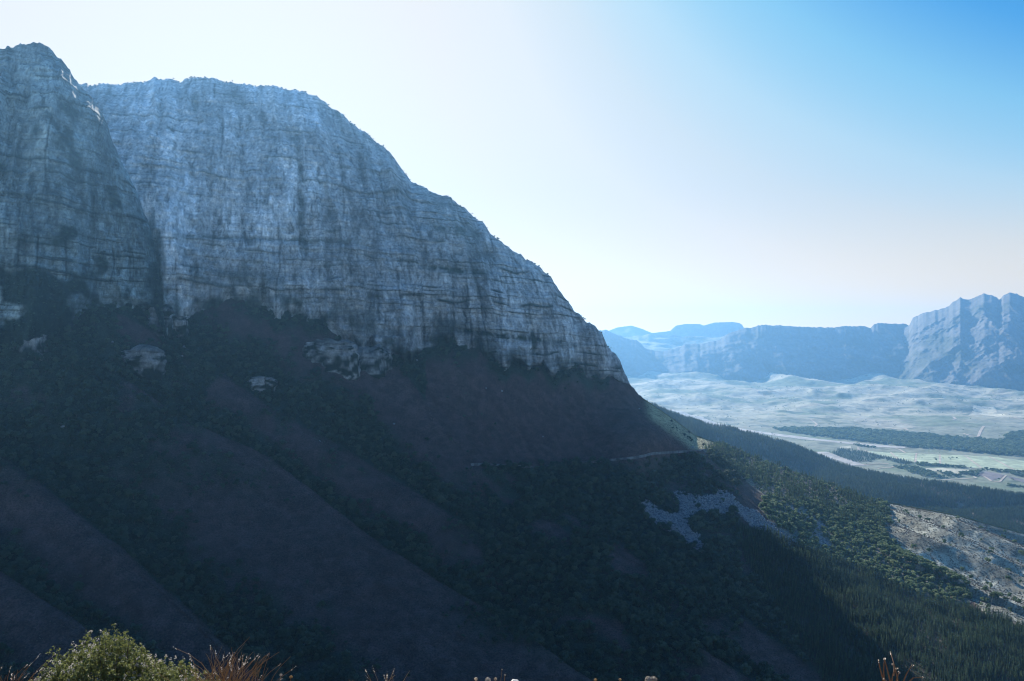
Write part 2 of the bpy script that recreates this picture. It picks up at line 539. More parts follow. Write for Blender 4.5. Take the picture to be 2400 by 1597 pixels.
hrel = np.broadcast_to(t, v_c.shape)
bedw = np.clip(0.15 + 0.85 * np.maximum(sst(300, 420, u_c), sst(205, 260, v_c)), 0, 1)
rr, veg, joint, gap = cliff_relief(P_c, hrel, 0, 1.0, bedw)
fade = np.clip((vb - vc) / 60, 0, 1)[None] * sst(0, 0.06, hrel)
endf = (1 - sst(585, 632, U))[None] * 0.75 + 0.25
# the clean dark couloir and the big overhung band seen on the face
coul = np.exp(-((u_c - (296 + (v_c - 130) * 0.07 + 3.0 * vn(v_c / 16, 0.5, 0, 94)))**2) / (2 * 2.4**2)) * sst(105, 140, v_c) * (1 - sst(235, 275, v_c))
band = np.exp(-((v_c - (268 + (u_c - 430) * 0.10))**2) / (2 * 2.6**2)) * sst(395, 425, u_c) * (1 - sst(470, 500, u_c))
band2 = np.exp(-((v_c - (237 + (u_c - 170) * 0.03))**2) / (2 * 1.6**2)) * sst(165, 185, u_c) * (1 - sst(330, 380, u_c))
band3 = np.exp(-((v_c - (330 + (u_c - 460) * 0.13))**2) / (2 * 2.2**2)) * sst(440, 470, u_c) * (1 - sst(560, 590, u_c))
band4 = np.exp(-((v_c - (228 + (u_c - 430) * 0.12))**2) / (2 * 4.0**2)) * sst(415, 440, u_c) * (1 - sst(470, 490, u_c))
brk = 0.4 + 0.6 * sst(-0.45, 0.25, vn(u_c / 9, v_c / 7, 0, 98) + 0.5 * vn(u_c / 3, v_c / 3, 0, 99))
coul, band, band2, band3, band4 = (q_ * brk for q_ in (coul, band, band2, band3, band4))
push = (rr * endf - 12 * coul - 5 * (band + band2 + band3 + band4)) * fade
cw = np.stack([P_c[..., 0], P_c[..., 1], 0 * P_c[..., 0]], -1)
cw /= np.linalg.norm(cw, axis=-1, keepdims=True)
topf = sst(0.995, 0.9, hrel)
P_c2 = P_c - cw * (push * (0.3 + 0.7 * topf))[..., None]
veg = np.clip(veg + 0.65 * coul + 0.9 * (band + band2 + band3 + 0.9 * band4), 0, 1)
# foot of the cliff is overgrown in patches
low = (1 - sst(0.0, 0.3, hrel)) * sst(-0.25, 0.4, fbm(P_c[..., 0] / 45, P_c[..., 1] / 45, P_c[..., 2] / 30, 77, 3))
veg = np.clip(np.maximum(veg * (0.75 + 0.4 * sst(380, 460, u_c)), low * 0.95), 0, 1)
rav = 0.9 * np.exp(-((u_c - (153 + (v_c - 230) * 0.13 + 2.5 * vn(v_c / 9, 0.3, 0, 246))) / 6.0)**2) * sst(195, 250, v_c)
veg = np.clip(np.maximum(veg, rav), 0, 1)
veg_cliff = veg
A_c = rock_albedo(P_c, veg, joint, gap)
darkening = 0.42 * sst(-0.25, 0.25, 0.35 * fbm(P_c[..., 0] / 60, P_c[..., 1] / 90, P_c[..., 2] / 160, 97, 3) + (u_c - 330) / 160) + 0.30 * np.exp(-((u_c - 235) / 95)**2 - ((v_c - 272) / 26)**2)  # rock darker towards the right and in a low patch further left
A_c = A_c * (1.14 - darkening - 0.22 * (1 - sst(0.0, 0.3, hrel)))[..., None]
wr = sst(640, 650, u_c)[..., None]
A_c = A_c * (1 - wr) + np.array([0.13, 0.125, 0.055]) * wr

# slope rows
rs, wv, kk = slope_relief(u_s, v_s)
nx, ny, nz = P_s[..., 0], P_s[..., 1], P_s[..., 2]
near_top = sst(0, 12, v_s - vb[None])
und = 7 * fbm(nx / 90, ny / 90, 0.5, 61, 4) + 2.2 * fbm(nx / 16, ny / 16, nz / 16, 62, 3)
hillside = inpoly([(868, 499), (904, 505), (957, 515), (1024, 533), (1320, 600), (1320, 740), (1024, 625), (985, 614), (972, 600), (930, 565), (886, 532)], u_s, v_s)
dz = (rs + und * near_top * np.where(u_s > 640, 0.55, 1.0))
# a bench for the mountain road
rd = np.exp(-((v_s - (roadv(u_s) - 1.0))**2) / (2 * 1.1**2)) * sst(480, 500, u_s) * (1 - sst(722, 730, u_s))
P_s2 = P_s + np.stack([0 * dz, -0.35 * dz, 0.9 * dz], -1)
scree = np.zeros(u_s.shape)
uj = u_s + 2.4 * vn(nx / 7, ny / 7, 0, 71)
vj = v_s + 2.2 * vn(nx / 7, ny / 7, 5, 72)
for n_, poly in enumerate(SCREE):
    scree = np.maximum(scree, inpoly(poly, uj, vj))
    if n_ == 0:
        scree = np.maximum(scree, np.maximum(inpoly(poly, uj - 1, vj - 3), inpoly(poly, uj, vj - 6)))
scree = scree * (vn(nx / 5, ny / 5, 3, 73) + 0.7 * vn(nx / 14, ny / 14, 4, 74) > -0.75)
# how wooded: gullies, and everything close under the cliff at the left
pn = fbm(nx / 55, ny / 55, 1.5, 63, 4)
gul = sst(0.03, 0.10, wv) * (1 - sst(0.36, 0.62, wv + 0.28 * pn))
wood = gul * (kk >= 0)
wood = np.maximum(wood, sst(0.0, 0.5, pn + 0.55 - np.abs(u_s - 90) / 330) * (1 - sst(430, 520, v_s)) * (u_s < 420) * 0.95)
below = sst(2, 8, v_s - roadv(u_s)) * sst(430, 500, u_s) * (1 - sst(735, 745, u_s)) * (1 - sst(640, 700, v_s - 0.25 * (u_s - 600)))
wood = np.maximum(wood, below * sst(-0.35, 0.15, pn))
above = (v_s < roadv(u_s)) & (u_s > 425) & (u_s < 725)
wood = np.where(above, np.maximum(0.12 * sst(0.1, 0.5, pn), 0.8 * sst(0.15, 0.45, pn) * (1 - sst(6, 26, v_s - vb[None])) * (u_s < 600)), wood)
plant = inpoly(PLANT, u_s, v_s)
broad = inpoly(BROAD, u_s, v_s)
pines = inpoly(PINES, u_s, v_s)
foot = (1 - sst(4, 18, v_s - vb[None])) * sst(-0.4, 0.1, pn) * (u_s < 610)
wood = np.maximum(wood, foot)
wood = wood * (1 - scree) * (~plant) * (~hillside)
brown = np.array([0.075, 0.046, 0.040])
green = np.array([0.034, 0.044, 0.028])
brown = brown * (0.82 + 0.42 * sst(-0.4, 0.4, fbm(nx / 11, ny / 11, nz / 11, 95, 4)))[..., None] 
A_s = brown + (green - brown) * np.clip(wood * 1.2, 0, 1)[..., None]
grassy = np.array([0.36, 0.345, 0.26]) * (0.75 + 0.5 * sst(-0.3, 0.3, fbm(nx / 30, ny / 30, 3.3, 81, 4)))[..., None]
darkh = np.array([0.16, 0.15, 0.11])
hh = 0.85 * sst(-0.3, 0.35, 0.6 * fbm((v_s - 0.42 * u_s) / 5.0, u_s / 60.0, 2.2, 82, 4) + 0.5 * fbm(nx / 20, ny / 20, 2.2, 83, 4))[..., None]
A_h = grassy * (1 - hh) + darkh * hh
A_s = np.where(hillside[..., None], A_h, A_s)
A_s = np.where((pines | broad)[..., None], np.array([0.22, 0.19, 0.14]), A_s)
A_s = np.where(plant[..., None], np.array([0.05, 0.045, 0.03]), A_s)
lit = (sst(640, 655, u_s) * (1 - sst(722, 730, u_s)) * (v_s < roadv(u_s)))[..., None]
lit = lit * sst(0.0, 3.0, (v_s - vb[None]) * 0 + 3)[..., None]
A_s = A_s * (1 - lit * 0.8 * sst(22, 8, v_s - vb[None])[..., None]) + np.array([0.42, 0.40, 0.22]) * lit * 0.8 * sst(22, 8, v_s - vb[None])[..., None]  # sunlight on the shoulder put into a paler grass colour
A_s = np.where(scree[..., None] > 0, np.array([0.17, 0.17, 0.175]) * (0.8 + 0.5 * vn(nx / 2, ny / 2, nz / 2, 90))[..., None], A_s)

# far side of the crest
backs = [(12, 3), (40, 12), (90, 40), (180, 100), (350, 230), (600, 420), (900, 640)]
last = P_c2[-1]
dirn = np.stack([last[:, 0], last[:, 1], 0 * last[:, 0]], -1)
dirn /= np.linalg.norm(dirn, axis=-1, keepdims=True)
P_b = np.stack([last + dirn * d - np.array([0, 0, dz_]) for d, dz_ in backs])
P_b[..., 2] = np.maximum(P_b[..., 2], -640)
A_b = np.broadcast_to(np.array([0.12, 0.11, 0.08]), P_b.shape)
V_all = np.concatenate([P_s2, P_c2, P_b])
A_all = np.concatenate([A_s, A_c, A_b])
NR, NC = V_all.shape[:2]
FQ = gridfaces(NR, NC)
frow = np.repeat(np.arange(NR - 1), NC - 1)
fcol = np.tile(np.arange(NC - 1), NR - 1)


def submesh(name, fsel, mat, V=None, A=None, **k):
    f = FQ[fsel]
    ids, inv = np.unique(f, return_inverse=True)
    me = mesh(name, V_all.reshape(-1, 3)[ids], inv.reshape(-1, 4), True, A_all.reshape(-1, 3)[ids])
    return add(name, me, mat, **k)


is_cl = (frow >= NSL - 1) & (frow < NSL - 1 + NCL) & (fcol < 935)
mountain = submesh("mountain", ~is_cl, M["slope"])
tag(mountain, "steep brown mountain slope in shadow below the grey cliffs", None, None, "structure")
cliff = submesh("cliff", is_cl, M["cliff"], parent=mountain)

# ------------------------------------------------------------------ nearer rock buttress at the left
UB = np.concatenate([np.arange(-300, 90, 1.0), np.arange(90, 169, 0.5)])
bcrest = itp([(-300, 150), (-120, 100), (-40, 66), (0, 51), (12, 49), (20, 46), (33, 43.5), (43, 45), (50, 50), (56, 58), (63, 64), (70, 72), (74, 80), (78, 85), (84, 92), (92, 99), (100, 111), (108, 128), (113, 143), (117, 152),
              (122, 164), (130, 178), (137, 194), (143, 209), (149, 225), (154, 239), (158, 262), (162, 290), (166, 318), (170, 345)])
bbase = itp([(-300, 365), (0, 352), (40, 350), (65, 332), (80, 314), (93, 305), (130, 306), (154, 312), (170, 350)])
bc = bcrest(UB) + vn(UB / 4, 0, 0, 12) * 1.3 + vn(UB / 1.7, 0, 0, 13) * 0.7
bb = bbase(UB)
Yb2 = slopeY(UB, bb) - 4
NB = 420
t = np.linspace(0, 1, NB)[:, None]
v_b = (bb + 34)[None] + (bc - bb - 34)[None] * t
u_b = np.broadcast_to(UB[None], v_b.shape)
tt = np.clip((bb[None] - v_b) / (bb - bc)[None], 0, 1)
Yc2 = Yb2 + itp([(-300, 120), (0, 150), (43, 160), (100, 130), (140, 90), (154, 70), (170, 40)])(UB)
Y_b = Yb2[None] + (Yc2 - Yb2)[None] * (0.45 * tt + 0.15 * tt**2 + 0.4 * tt**4) - 10 * (1 - sst(-0.1, 0.0, tt))
P_bt = ray(u_b, v_b, Y_b)
rr, veg, joint, gap = cliff_relief(P_bt * np.array([1.15, 1.15, 1.15]), tt, 200, 1.5)
fd = sst(0.0, 0.08, tt) * np.clip((bb - bc) / 50, 0, 1)[None]
cw = np.stack([P_bt[..., 0], P_bt[..., 1], 0 * P_bt[..., 0]], -1)
cw /= np.linalg.norm(cw, axis=-1, keepdims=True)
big = 16 * fbm(P_bt[..., 0] / 70, P_bt[..., 1] / 70, P_bt[..., 2] / 80, 230, 3)
P_bt2 = P_bt - cw * ((rr + big) * fd * (0.3 + 0.7 * sst(1.0, 0.9, tt)))[..., None]
pt = fbm(P_bt[..., 0] / 50, P_bt[..., 1] / 50, P_bt[..., 2] / 40, 240, 4)
patch = sst(0.02, 0.35, pt + 0.27 * sst(190, 330, v_b) - 0.16 - 0.22 * sst(60, 110, u_b) + 0.5 * np.exp(-((u_b - 30)**2 + (v_b - 300)**2) / 1800))
hole = np.exp(-((u_b - 36)**2 / 30 + (v_b - 133)**2 / 50))
edge = 0.85 * sst(138, 154, u_b + 6 * vn(v_b / 9, u_b / 9, 0, 245)) * sst(205, 250, v_b)
veg = np.clip(np.maximum(np.maximum(veg * 0.9, edge), np.maximum(patch, hole)), 0, 1)
veg_butt = veg
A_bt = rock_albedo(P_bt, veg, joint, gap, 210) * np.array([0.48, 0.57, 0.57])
last = P_bt2[-1]
dirn = np.stack([last[:, 0] + 40, last[:, 1], 0 * last[:, 0]], -1)
dirn /= np.linalg.norm(dirn, axis=-1, keepdims=True)
P_bb = np.stack([last + dirn * d - np.array([0, 0, z_]) for d, z_ in [(8, 3), (25, 12), (60, 60), (110, 160), (180, 320), (260, 520)]])
Vb = np.concatenate([P_bt2, P_bb])
Ab = np.concatenate([A_bt, np.broadcast_to(np.array([0.2, 0.19, 0.17]), P_bb.shape)])
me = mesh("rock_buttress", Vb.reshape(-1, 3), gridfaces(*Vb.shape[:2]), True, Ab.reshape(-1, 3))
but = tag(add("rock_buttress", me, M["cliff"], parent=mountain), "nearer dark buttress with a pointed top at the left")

# ------------------------------------------------------------------ hills, valley and far mountains
FAR_K, HILL_K = 1.6, 1.35       # how much wider than the relief units below the far country and the middle hills lie


def sheet(name, Us, V0, vtop, yfun, dfun, afun, mat, label, backs=(), rows=160, kind="structure", K=1.6):
    t = np.linspace(0, 1, rows)[:, None]
    v0 = V0(Us) if callable(V0) else np.full(len(Us), float(V0))
    vt = vtop(Us) if callable(vtop) else np.full(len(Us), float(vtop))
    v = v0[None] + (vt - v0)[None] * t
    u = np.broadcast_to(Us[None], v.shape)
    P = ray(u, v, yfun(u, v, np.broadcast_to(t, v.shape)) * K)
    P2 = dfun(P / K, u, v, np.broadcast_to(t, v.shape)) * K
    A = afun(P / K, u, v, np.broadcast_to(t, v.shape))
    if backs:
        last = P2[-1]
        d = np.stack([last[:, 0], last[:, 1], 0 * last[:, 0]], -1)
        d /= np.linalg.norm(d, axis=-1, keepdims=True)
        B = np.stack([last + d * a * K - np.array([0, 0, b * K]) for a, b in backs])
        P2 = np.concatenate([P2, B])
        A = np.concatenate([A, np.broadcast_to(A[-1:], B.shape)])
    me = mesh(name, P2.reshape(-1, 3), gridfaces(*P2.shape[:2]), True, A.reshape(-1, 3))
    o = add(name, me, mat)
    return tag(o, label, None, None, kind), P2, u, v


# forested middle hills
fh_q = TPS([(a, b, 1000 / c) for a, b, c in [
    (500, 520, 2300), (640, 520, 2200), (860, 520, 2250), (1024, 545, 2150), (1250, 590, 2100),
    (600, 470, 2600), (748, 470, 2500), (860, 500, 2420), (1024, 520, 2420), (1250, 560, 2350),
    (500, 380, 3000), (640, 400, 3000), (668, 411.5, 3050), (690, 432, 2750), (720, 445, 2800), (760, 462, 2750), (820, 474, 2850), (900, 490, 2750),
    (681, 417, 3150), (707, 423.5, 3250), (737, 430, 3320), (764, 437, 3330), (796, 446.6, 3330), (835, 462, 3280), (866, 471, 3200), (912, 479, 3120), (958, 486, 3020), (1024, 496, 2900), (1250, 530, 2700)]], 2e-4)
fh_top = itp([(300, 330), (600, 390), (650, 404), (668, 411.5), (681, 417), (707, 423.5), (737, 430), (764, 437), (788, 444), (796, 446.6), (812, 453), (835, 462.5), (866, 471), (912, 479), (958, 486), (1024, 496), (1320, 540)])


def hills_d(P, u, v, t):
    P = P.copy()
    d = 14 * fbm(P[..., 0] / 260, P[..., 1] / 260, 0.4, 301, 3)
    ridge = np.exp(-((v - (436 + (u - 690) * 0.28))**2) / (2 * 5.0**2)) * sst(690, 720, u) * (1 - sst(800, 840, u))
    fold = np.exp(-((v - (503 - (u - 960) * 0.02))**2) / (2 * 4.0**2)) * sst(880, 920, u)
    P[..., 2] += (d - 42 * ridge - 34 * fold) * sst(0, 0.15, 1 - t)
    return P


hills, HP, Hu, Hv = sheet("hills", np.arange(480, 1321, 2.0), lambda U: itp([(480, 520), (860, 530), (1024, 560), (1320, 640)])(U), fh_top,
                  lambda u, v, t: 1000 / fh_q(u, v), hills_d,
                  lambda P, u, v, t: np.broadcast_to(np.array([0.17, 0.13, 0.10]), P.shape),
                  M["slope"], "low forested hills running down into the valley behind the spur",
                  [(30, 6), (90, 30), (200, 90), (380, 200)], K=HILL_K)

# valley floor and rolling foothills
vy = itp([(372 - 40, 1000 / 12600), (352, 1000 / 11400), (362, 1000 / 10600), (372, 1000 / 9800), (385, 1000 / 8650), (400, 1000 / 7350), (415, 1000 / 6200), (430, 1000 / 5280), (450, 1000 / 4330), (470, 1000 / 3680), (520, 1000 / 2690), (600, 1000 / 1860)])


def valY(u, v):
    k = np.array([-6, -3, 0, 3, 6])
    q = sum(vy(v + a) for a in k) / 5
    return 1000 / q * FAR_K


def val_h(x, y):
    x, y = x / FAR_K, y / FAR_K
    r = y
    up = sst(4900, 7200, r)
    h = up * (70 * fbm(x / 900, y / 900, 0.7, 401, 4, ridged=True) + 46 * fbm(x / 420, y / 420, 0.2, 402, 4))
    h = h + (1 - up) * 5 * fbm(x / 300, y / 300, 0.1, 403, 3)
    return h * FAR_K


def valley_d(P, u, v, t):
    P = P.copy()
    P[..., 2] += val_h(P[..., 0] * FAR_K, P[..., 1] * FAR_K) / FAR_K
    return P


def valley_a(P, u, v, t):
    x, y = P[..., 0], P[..., 1]
    n = fbm(x / 500, y / 350, 0.3, 411, 5)
    m = fbm(x / 120, y / 100, 0.9, 412, 4)
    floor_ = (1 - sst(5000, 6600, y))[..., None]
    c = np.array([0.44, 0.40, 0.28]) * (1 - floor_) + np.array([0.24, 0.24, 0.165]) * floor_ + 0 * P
    g = np.array([0.17, 0.20, 0.115])
    k = np.clip(sst(-0.1, 0.35, n + 0.35 * m), 0, 1)[..., None]
    c = c * (1 - k) + g * k
    s = sst(0.25, 0.5, m - 0.4 * n)[..., None]
    c = c * (1 - 0.7 * s) + np.array([0.06, 0.08, 0.05]) * 0.7 * s
    pale = sst(0.36, 0.5, fbm(x / 260, y / 120, 4.4, 413, 4))[..., None]
    return c * (1 - pale * 0.6) + np.array([0.30, 0.25, 0.18]) * pale * 0.6


valley, VP, Vu, Vv = sheet("valley", np.arange(420, 1321, 1.5), 600, 338, lambda u, v, t: valY(u, v) / FAR_K, valley_d, valley_a, M["valley"],
                "broad pale valley floor and rolling foothills in haze", rows=420)


def far_d(a, sc, seed, vert=0.35):
    def f(P, u, v, t):
        P = P.copy()
        n = fbm(P[..., 0] / sc, P[..., 1] / sc * 0.5, P[..., 2] / (sc / vert), seed, 5, ridged=True)
        cw = P.copy()
        cw[..., 2] = 0
        cw /= np.linalg.norm(cw, axis=-1, keepdims=True)
        return P - cw * (a * n * sst(0.0, 0.2, t) * (0.25 + 0.75 * sst(1.0, 0.8, t)))[..., None]
    return f


def far_a(base, seed):
    def f(P, u, v, t):
        n = fbm(P[..., 0] / 260, P[..., 1] / 260, P[..., 2] / 200, seed, 4)
        g = sst(-0.1, 0.4, n + 0.5 * (1 - t) - 0.25)[..., None]
        return (np.array(base) * (0.9 + 0.35 * fbm(P[..., 0] / 90, P[..., 1] / 90, P[..., 2] / 300, seed + 1, 3))[..., None]) * (1 - g) + np.array([0.07, 0.075, 0.05]) * g
    return f


esc = itp([(300, 320), (560, 322), (594.5, 330), (605.6, 330), (620, 336), (637, 341), (648, 349.6), (663, 351.5), (676, 348), (685, 344), (700, 344), (707, 342.6), (720, 340), (725.7, 335), (733, 331.7), (748, 327.5),
           (764, 325), (785, 325.6), (801, 327), (829, 328), (847.6, 325.6), (866, 326.6), (870.6, 328), (874, 324), (888, 323), (903, 324), (912, 326), (940, 332), (1100, 340), (1320, 350)])
Uf = np.arange(400, 1321, 1.0)
escj = lambda U: esc(U) + 0.6 * vn(U / 5, 0, 0, 33) + 0.45 * vn(U / 2, 0, 0, 34)
escb = itp([(300, 392), (640, 392), (700, 388), (800, 384), (880, 386), (940, 388), (1320, 388)])
sheet("escarpment", Uf, escb, escj, lambda u, v, t: itp([(300, 8600), (640, 8900), (720, 9100), (1320, 9300)])(u) + 1250 * (0.7 * t + 0.3 * t**2),
      lambda P, u, v, t: far_d(40, 110, 507, 0.4)(far_d(150, 420, 501, 0.4)(P, u, v, t), u, v, t), far_a((0.17, 0.165, 0.155), 503), M["far"], "long flat topped mountain escarpment across the valley, blue with haze", [(300, 20), (900, 120), (2500, 600)], rows=110)
pk = itp([(860, 345), (890, 336), (905, 328), (909, 325.6), (911.5, 321), (914, 317), (921, 314), (930.6, 311), (938, 310), (949, 306), (953, 302), (960, 298), (969, 299), (975, 297), (984, 293.7), (992, 295), (999, 299.8), (1001, 298), (1003.5, 295), (1010, 292),
          (1024, 297), (1060, 285), (1120, 300), (1200, 290), (1320, 310)])
pkj = lambda U: pk(U) + 0.6 * vn(U / 4, 0, 0, 35) + 0.4 * vn(U / 1.7, 0, 0, 36)
sheet("rocky_peaks", np.arange(860, 1321, 0.8), 398, pkj, lambda u, v, t: itp([(860, 9400), (930, 8500), (1000, 7900), (1100, 7500), (1320, 7300)])(u) + 1500 * (0.75 * t + 0.25 * t**3),
      lambda P, u, v, t: far_d(18, 70, 525, 0.4)(far_d(75, 190, 523, 0.35)(far_d(250, 480, 521, 0.3)(P, u, v, t), u, v, t), u, v, t), far_a((0.17, 0.16, 0.145), 523), M["far"], "jagged rocky peaks with sunlit ribs at the far right", [(150, 60), (500, 300), (1200, 700)], rows=300)
fr = itp([(300, 335), (590, 338), (609, 330.6), (616.7, 327.5), (631.5, 325.6), (642.5, 329), (652, 333), (670, 331), (673, 328), (676, 325.6), (685, 324), (700, 324), (703.5, 325.6), (709, 324), (714.5, 322.5), (733, 322), (739, 323), (742, 324.7), (744, 328), (760, 332), (900, 338), (1320, 340)])
sheet("far_range", np.arange(400, 1321, 1.5), 372, fr, lambda u, v, t: 13200 + 1200 * t, far_d(300, 900, 541, 0.6), far_a((0.2, 0.19, 0.18), 543), M["far"],
      "farthest pale mountain range on the horizon", [(400, 60), (1500, 700)], rows=70)

# ------------------------------------------------------------------ viewer's hillside
def fgz(x, y):
    a = np.where(y < 3.4, -1.65, -1.65 - 0.5 * (y - 3.4))
    a = np.where(y > 9, -4.45 - 0.74 * (y - 9), a)
    a = np.where(y < -6, -1.65 + 0.5 * (-6 - y), a)
    a = a + 0.05 * vn(x * 1.3, y * 1.3, 0, 601) * np.minimum(1, np.abs(y) + .2) + np.where(y > 12, 2.5 * fbm(x / 20, y / 20, 0, 602, 3) * np.clip((y - 12) / 60, 0, 1), 0)
    return a - 0.25 * np.clip(np.abs(x) - 6, 0, 400) * np.where(y > -6, 0.12, 0)


gx = np.concatenate([-np.geomspace(420, 4.2, 60), np.linspace(-4, 4, 90), np.geomspace(4.2, 420, 60)])
gy = np.concatenate([-np.geomspace(160, 3.2, 30), np.linspace(-3, 12, 120), np.geomspace(12.3, 560, 110)])
GX, GY = np.meshgrid(gx, gy)
GP = np.stack([GX, GY, fgz(GX, GY)], -1)
me = mesh("ground", GP.reshape(-1, 3), gridfaces(*GX.shape), True, np.broadcast_to(np.array([0.13, 0.10, 0.07]), GP.reshape(-1, 3).shape))
tag(add("ground", me, mat_terrain("near_ground", [(6, (1, 1, 1), 0.6, 1.4)], (9, (1, 1, 1), 0.02))), "viewer's dry hillside falling away below the frame", None, None, "structure")

#@@VEG@@
# ------------------------------------------------------------------ plants: prototypes, one metre tall
def unit(a):
    return a / np.maximum(np.linalg.norm(a, axis=-1, keepdims=True), 1e-9)


def leaf_quads(C, Nn, size, rg, aspect=1.0):
    """bent leaf clumps (quads) at centres C facing Nn"""
    n = len(C)
    r = unit(rg.normal(size=(n, 3)))
    a = unit(np.cross(Nn, r))
    b = np.cross(Nn, a)
    s = size if np.ndim(size) else np.full(n, size)
    s = (s * rg.uniform(0.65, 1.35, n))[:, None]
    j = lambda: rg.uniform(0.6, 1.15, (n, 1))
    V = np.stack([C - a * s * j() - b * s * 0.6 * j(), C + a * s * j() - b * s * aspect * j(), C + a * s * j() * 0.8 + b * s * j(), C - a * s * j() + b * s * 0.7 * j() + Nn * s * 0.3], 1)
    return V.reshape(-1, 3), np.arange(4 * n).reshape(n, 4)


def tube(path, radii, k=5):
    path = np.asarray(path, float)
    V, Fc = [], []
    for i, p in enumerate(path):
        d = path[min(i + 1, len(path) - 1)] - path[max(i - 1, 0)]
        d = d / max(np.linalg.norm(d), 1e-9)
        s = np.cross(d, [0.31, 0.87, 0.17])
        s /= np.linalg.norm(s)
        q = np.cross(d, s)
        for m_ in range(k):
            an = 2 * math.pi * m_ / k
            V.append(p + radii[i] * (math.cos(an) * s + math.sin(an) * q))
    for i in range(len(path) - 1):
        for m_ in range(k):
            Fc.append((i * k + m_, i * k + (m_ + 1) % k, (i + 1) * k + (m_ + 1) % k, (i + 1) * k + m_))
    return np.array(V), np.array(Fc)


def merge(parts):
    V, Fc, mi, o = [], [], [], 0
    for v_, f_, m_ in parts:
        V.append(v_)
        Fc.append(f_ + o)
        mi.append(np.full(len(f_), m_))
        o += len(v_)
    return np.concatenate(V), np.concatenate(Fc), np.concatenate(mi)


def broadleaf_mesh(name, seed, wide=1.0, n=330, leaf="leaf", flat=1.0):
    rg = np.random.default_rng(seed)
    parts = []
    v_, f_ = tube([(0, 0, -0.12), (0.01, 0.0, 0.15), (0.03, 0.02, 0.42)], [0.035, 0.028, 0.016])
    parts.append((v_, f_, 0))
    K = rg.integers(6, 10)
    cen = np.stack([rg.uniform(-0.27, 0.27, K) * wide, rg.uniform(-0.27, 0.27, K) * wide, rg.uniform(0.36, 0.80, K) * flat], -1)
    cen[0] = (0, 0, 0.78 * flat)
    rad = rg.uniform(0.15, 0.24, K) * (0.6 + 0.4 * wide)
    for c in cen[:4]:
        v_, f_ = tube([(0.02, 0.01, 0.26), tuple(c * 0.6 + np.array([0, 0, 0.1])), tuple(c)], [0.018, 0.012, 0.006], 4)
        parts.append((v_, f_, 0))
    i = rg.integers(0, K, n)
    d = unit(rg.normal(size=(n, 3)) + np.array([0, 0, 0.25]))
    C = cen[i] + d * (rad[i] * rg.uniform(0.55, 1.08, n))[:, None]
    Nn = unit(d + 0.3 * rg.normal(size=(n, 3)))
    v_, f_ = leaf_quads(C, Nn, 0.060 * (0.7 + 0.3 * wide), rg)
    parts.append((v_, f_, 1))
    V, Fc, mi = merge(parts)
    return mesh(name, V, Fc, False, midx=mi)


def pine_mesh(name, seed, width=0.17, tiers=11, per=8, top=1.0, base=0.12):
    rg = np.random.default_rng(seed)
    v_, f_ = tube([(0, 0, -0.08), (0, 0, 0.5), (0, 0, 0.97)], [0.016, 0.010, 0.002], 4)
    parts = [(v_, f_, 0)]
    Q = []
    for ti in range(tiers):
        h = base + (1 - base) * (ti / tiers)**0.95
        rr_ = width * (1 - (h - base) / (1.02 - base))**0.8 * rg.uniform(0.75, 1.15)
        for k_ in range(per):
            if rg.random() < 0.12:
                continue
            an = 2 * math.pi * (k_ + rg.uniform(-0.35, 0.35)) / per + ti * 0.7
            L_ = rr_ * rg.uniform(0.6, 1.25)
            d = np.array([math.cos(an), math.sin(an), 0])
            s = np.array([-d[1], d[0], 0]) * (0.028 + 0.25 * L_) * rg.uniform(0.7, 1.2)
            up = rg.uniform(-0.02, 0.055)
            p0 = np.array([0, 0, h + 0.02])
            p1 = p0 + d * L_ * 0.55 + np.array([0, 0, up])
            p2 = p0 + d * L_ + np.array([0, 0, up - rg.uniform(0.0, 0.04)])
            Q += [p0 - d * 0.004, p1 - s, p2, p1 + s + np.array([0, 0, 0.012])]
    for k_ in range(3):
        an = k_ * 2.1
        d = np.array([math.cos(an), math.sin(an), 0]) * 0.022
        Q += [np.array([0, 0, 1.0]), np.array([0, 0, 0.93]) + d, np.array([0, 0, 0.85]), np.array([0, 0, 0.93]) - d]
    Q = np.array(Q)
    parts.append((Q, np.arange(len(Q)).reshape(-1, 4), 1))
    V, Fc, mi = merge(parts)
    return mesh(name, V, Fc, False, midx=mi)


def tuft_mesh(name, seed, n=26, r=0.6):
    rg = np.random.default_rng(seed)
    d = unit(rg.normal(size=(n, 3)) * np.array([1, 1, 0.6]) + np.array([0, 0, 0.5]))
    C = d * np.array([r, r, 0.85]) * rg.uniform(0.5, 1.0, (n, 1))
    C[:, 2] = np.abs(C[:, 2])
    v_, f_ = leaf_quads(C, unit(d + 0.5 * rg.normal(size=(n, 3))), 0.2, rg)
    return mesh(name, v_, f_, False)


def sample(Vg, dens, vals, umask=None, cap=200000):
    """random points on a grid surface Vg (r,c,3) with dens per square metre; vals: arrays (r,c) to carry along"""
    a = Vg[:-1, :-1]
    ar = 0.5 * np.linalg.norm(np.cross(Vg[1:, :-1] - a, Vg[:-1, 1:] - a), axis=-1) * 2
    lam = ar * dens[:-1, :-1]
    tot = float(lam.sum())
    n = min(int(tot), cap)
    cs = np.cumsum(lam.reshape(-1))
    k_ = np.searchsorted(cs, RNG.uniform(0, cs[-1], n))
    k_ = np.minimum(k_, cs.size - 1)
    r_, c_ = np.divmod(k_, Vg.shape[1] - 1)
    fu, fv = RNG.random((n, 1)), RNG.random((n, 1))
    p = Vg[r_, c_] * (1 - fu) * (1 - fv) + Vg[r_, c_ + 1] * fu * (1 - fv) + Vg[r_ + 1, c_] * (1 - fu) * fv + Vg[r_ + 1, c_ + 1] * fu * fv
    return p, [x[r_, c_] for x in vals]


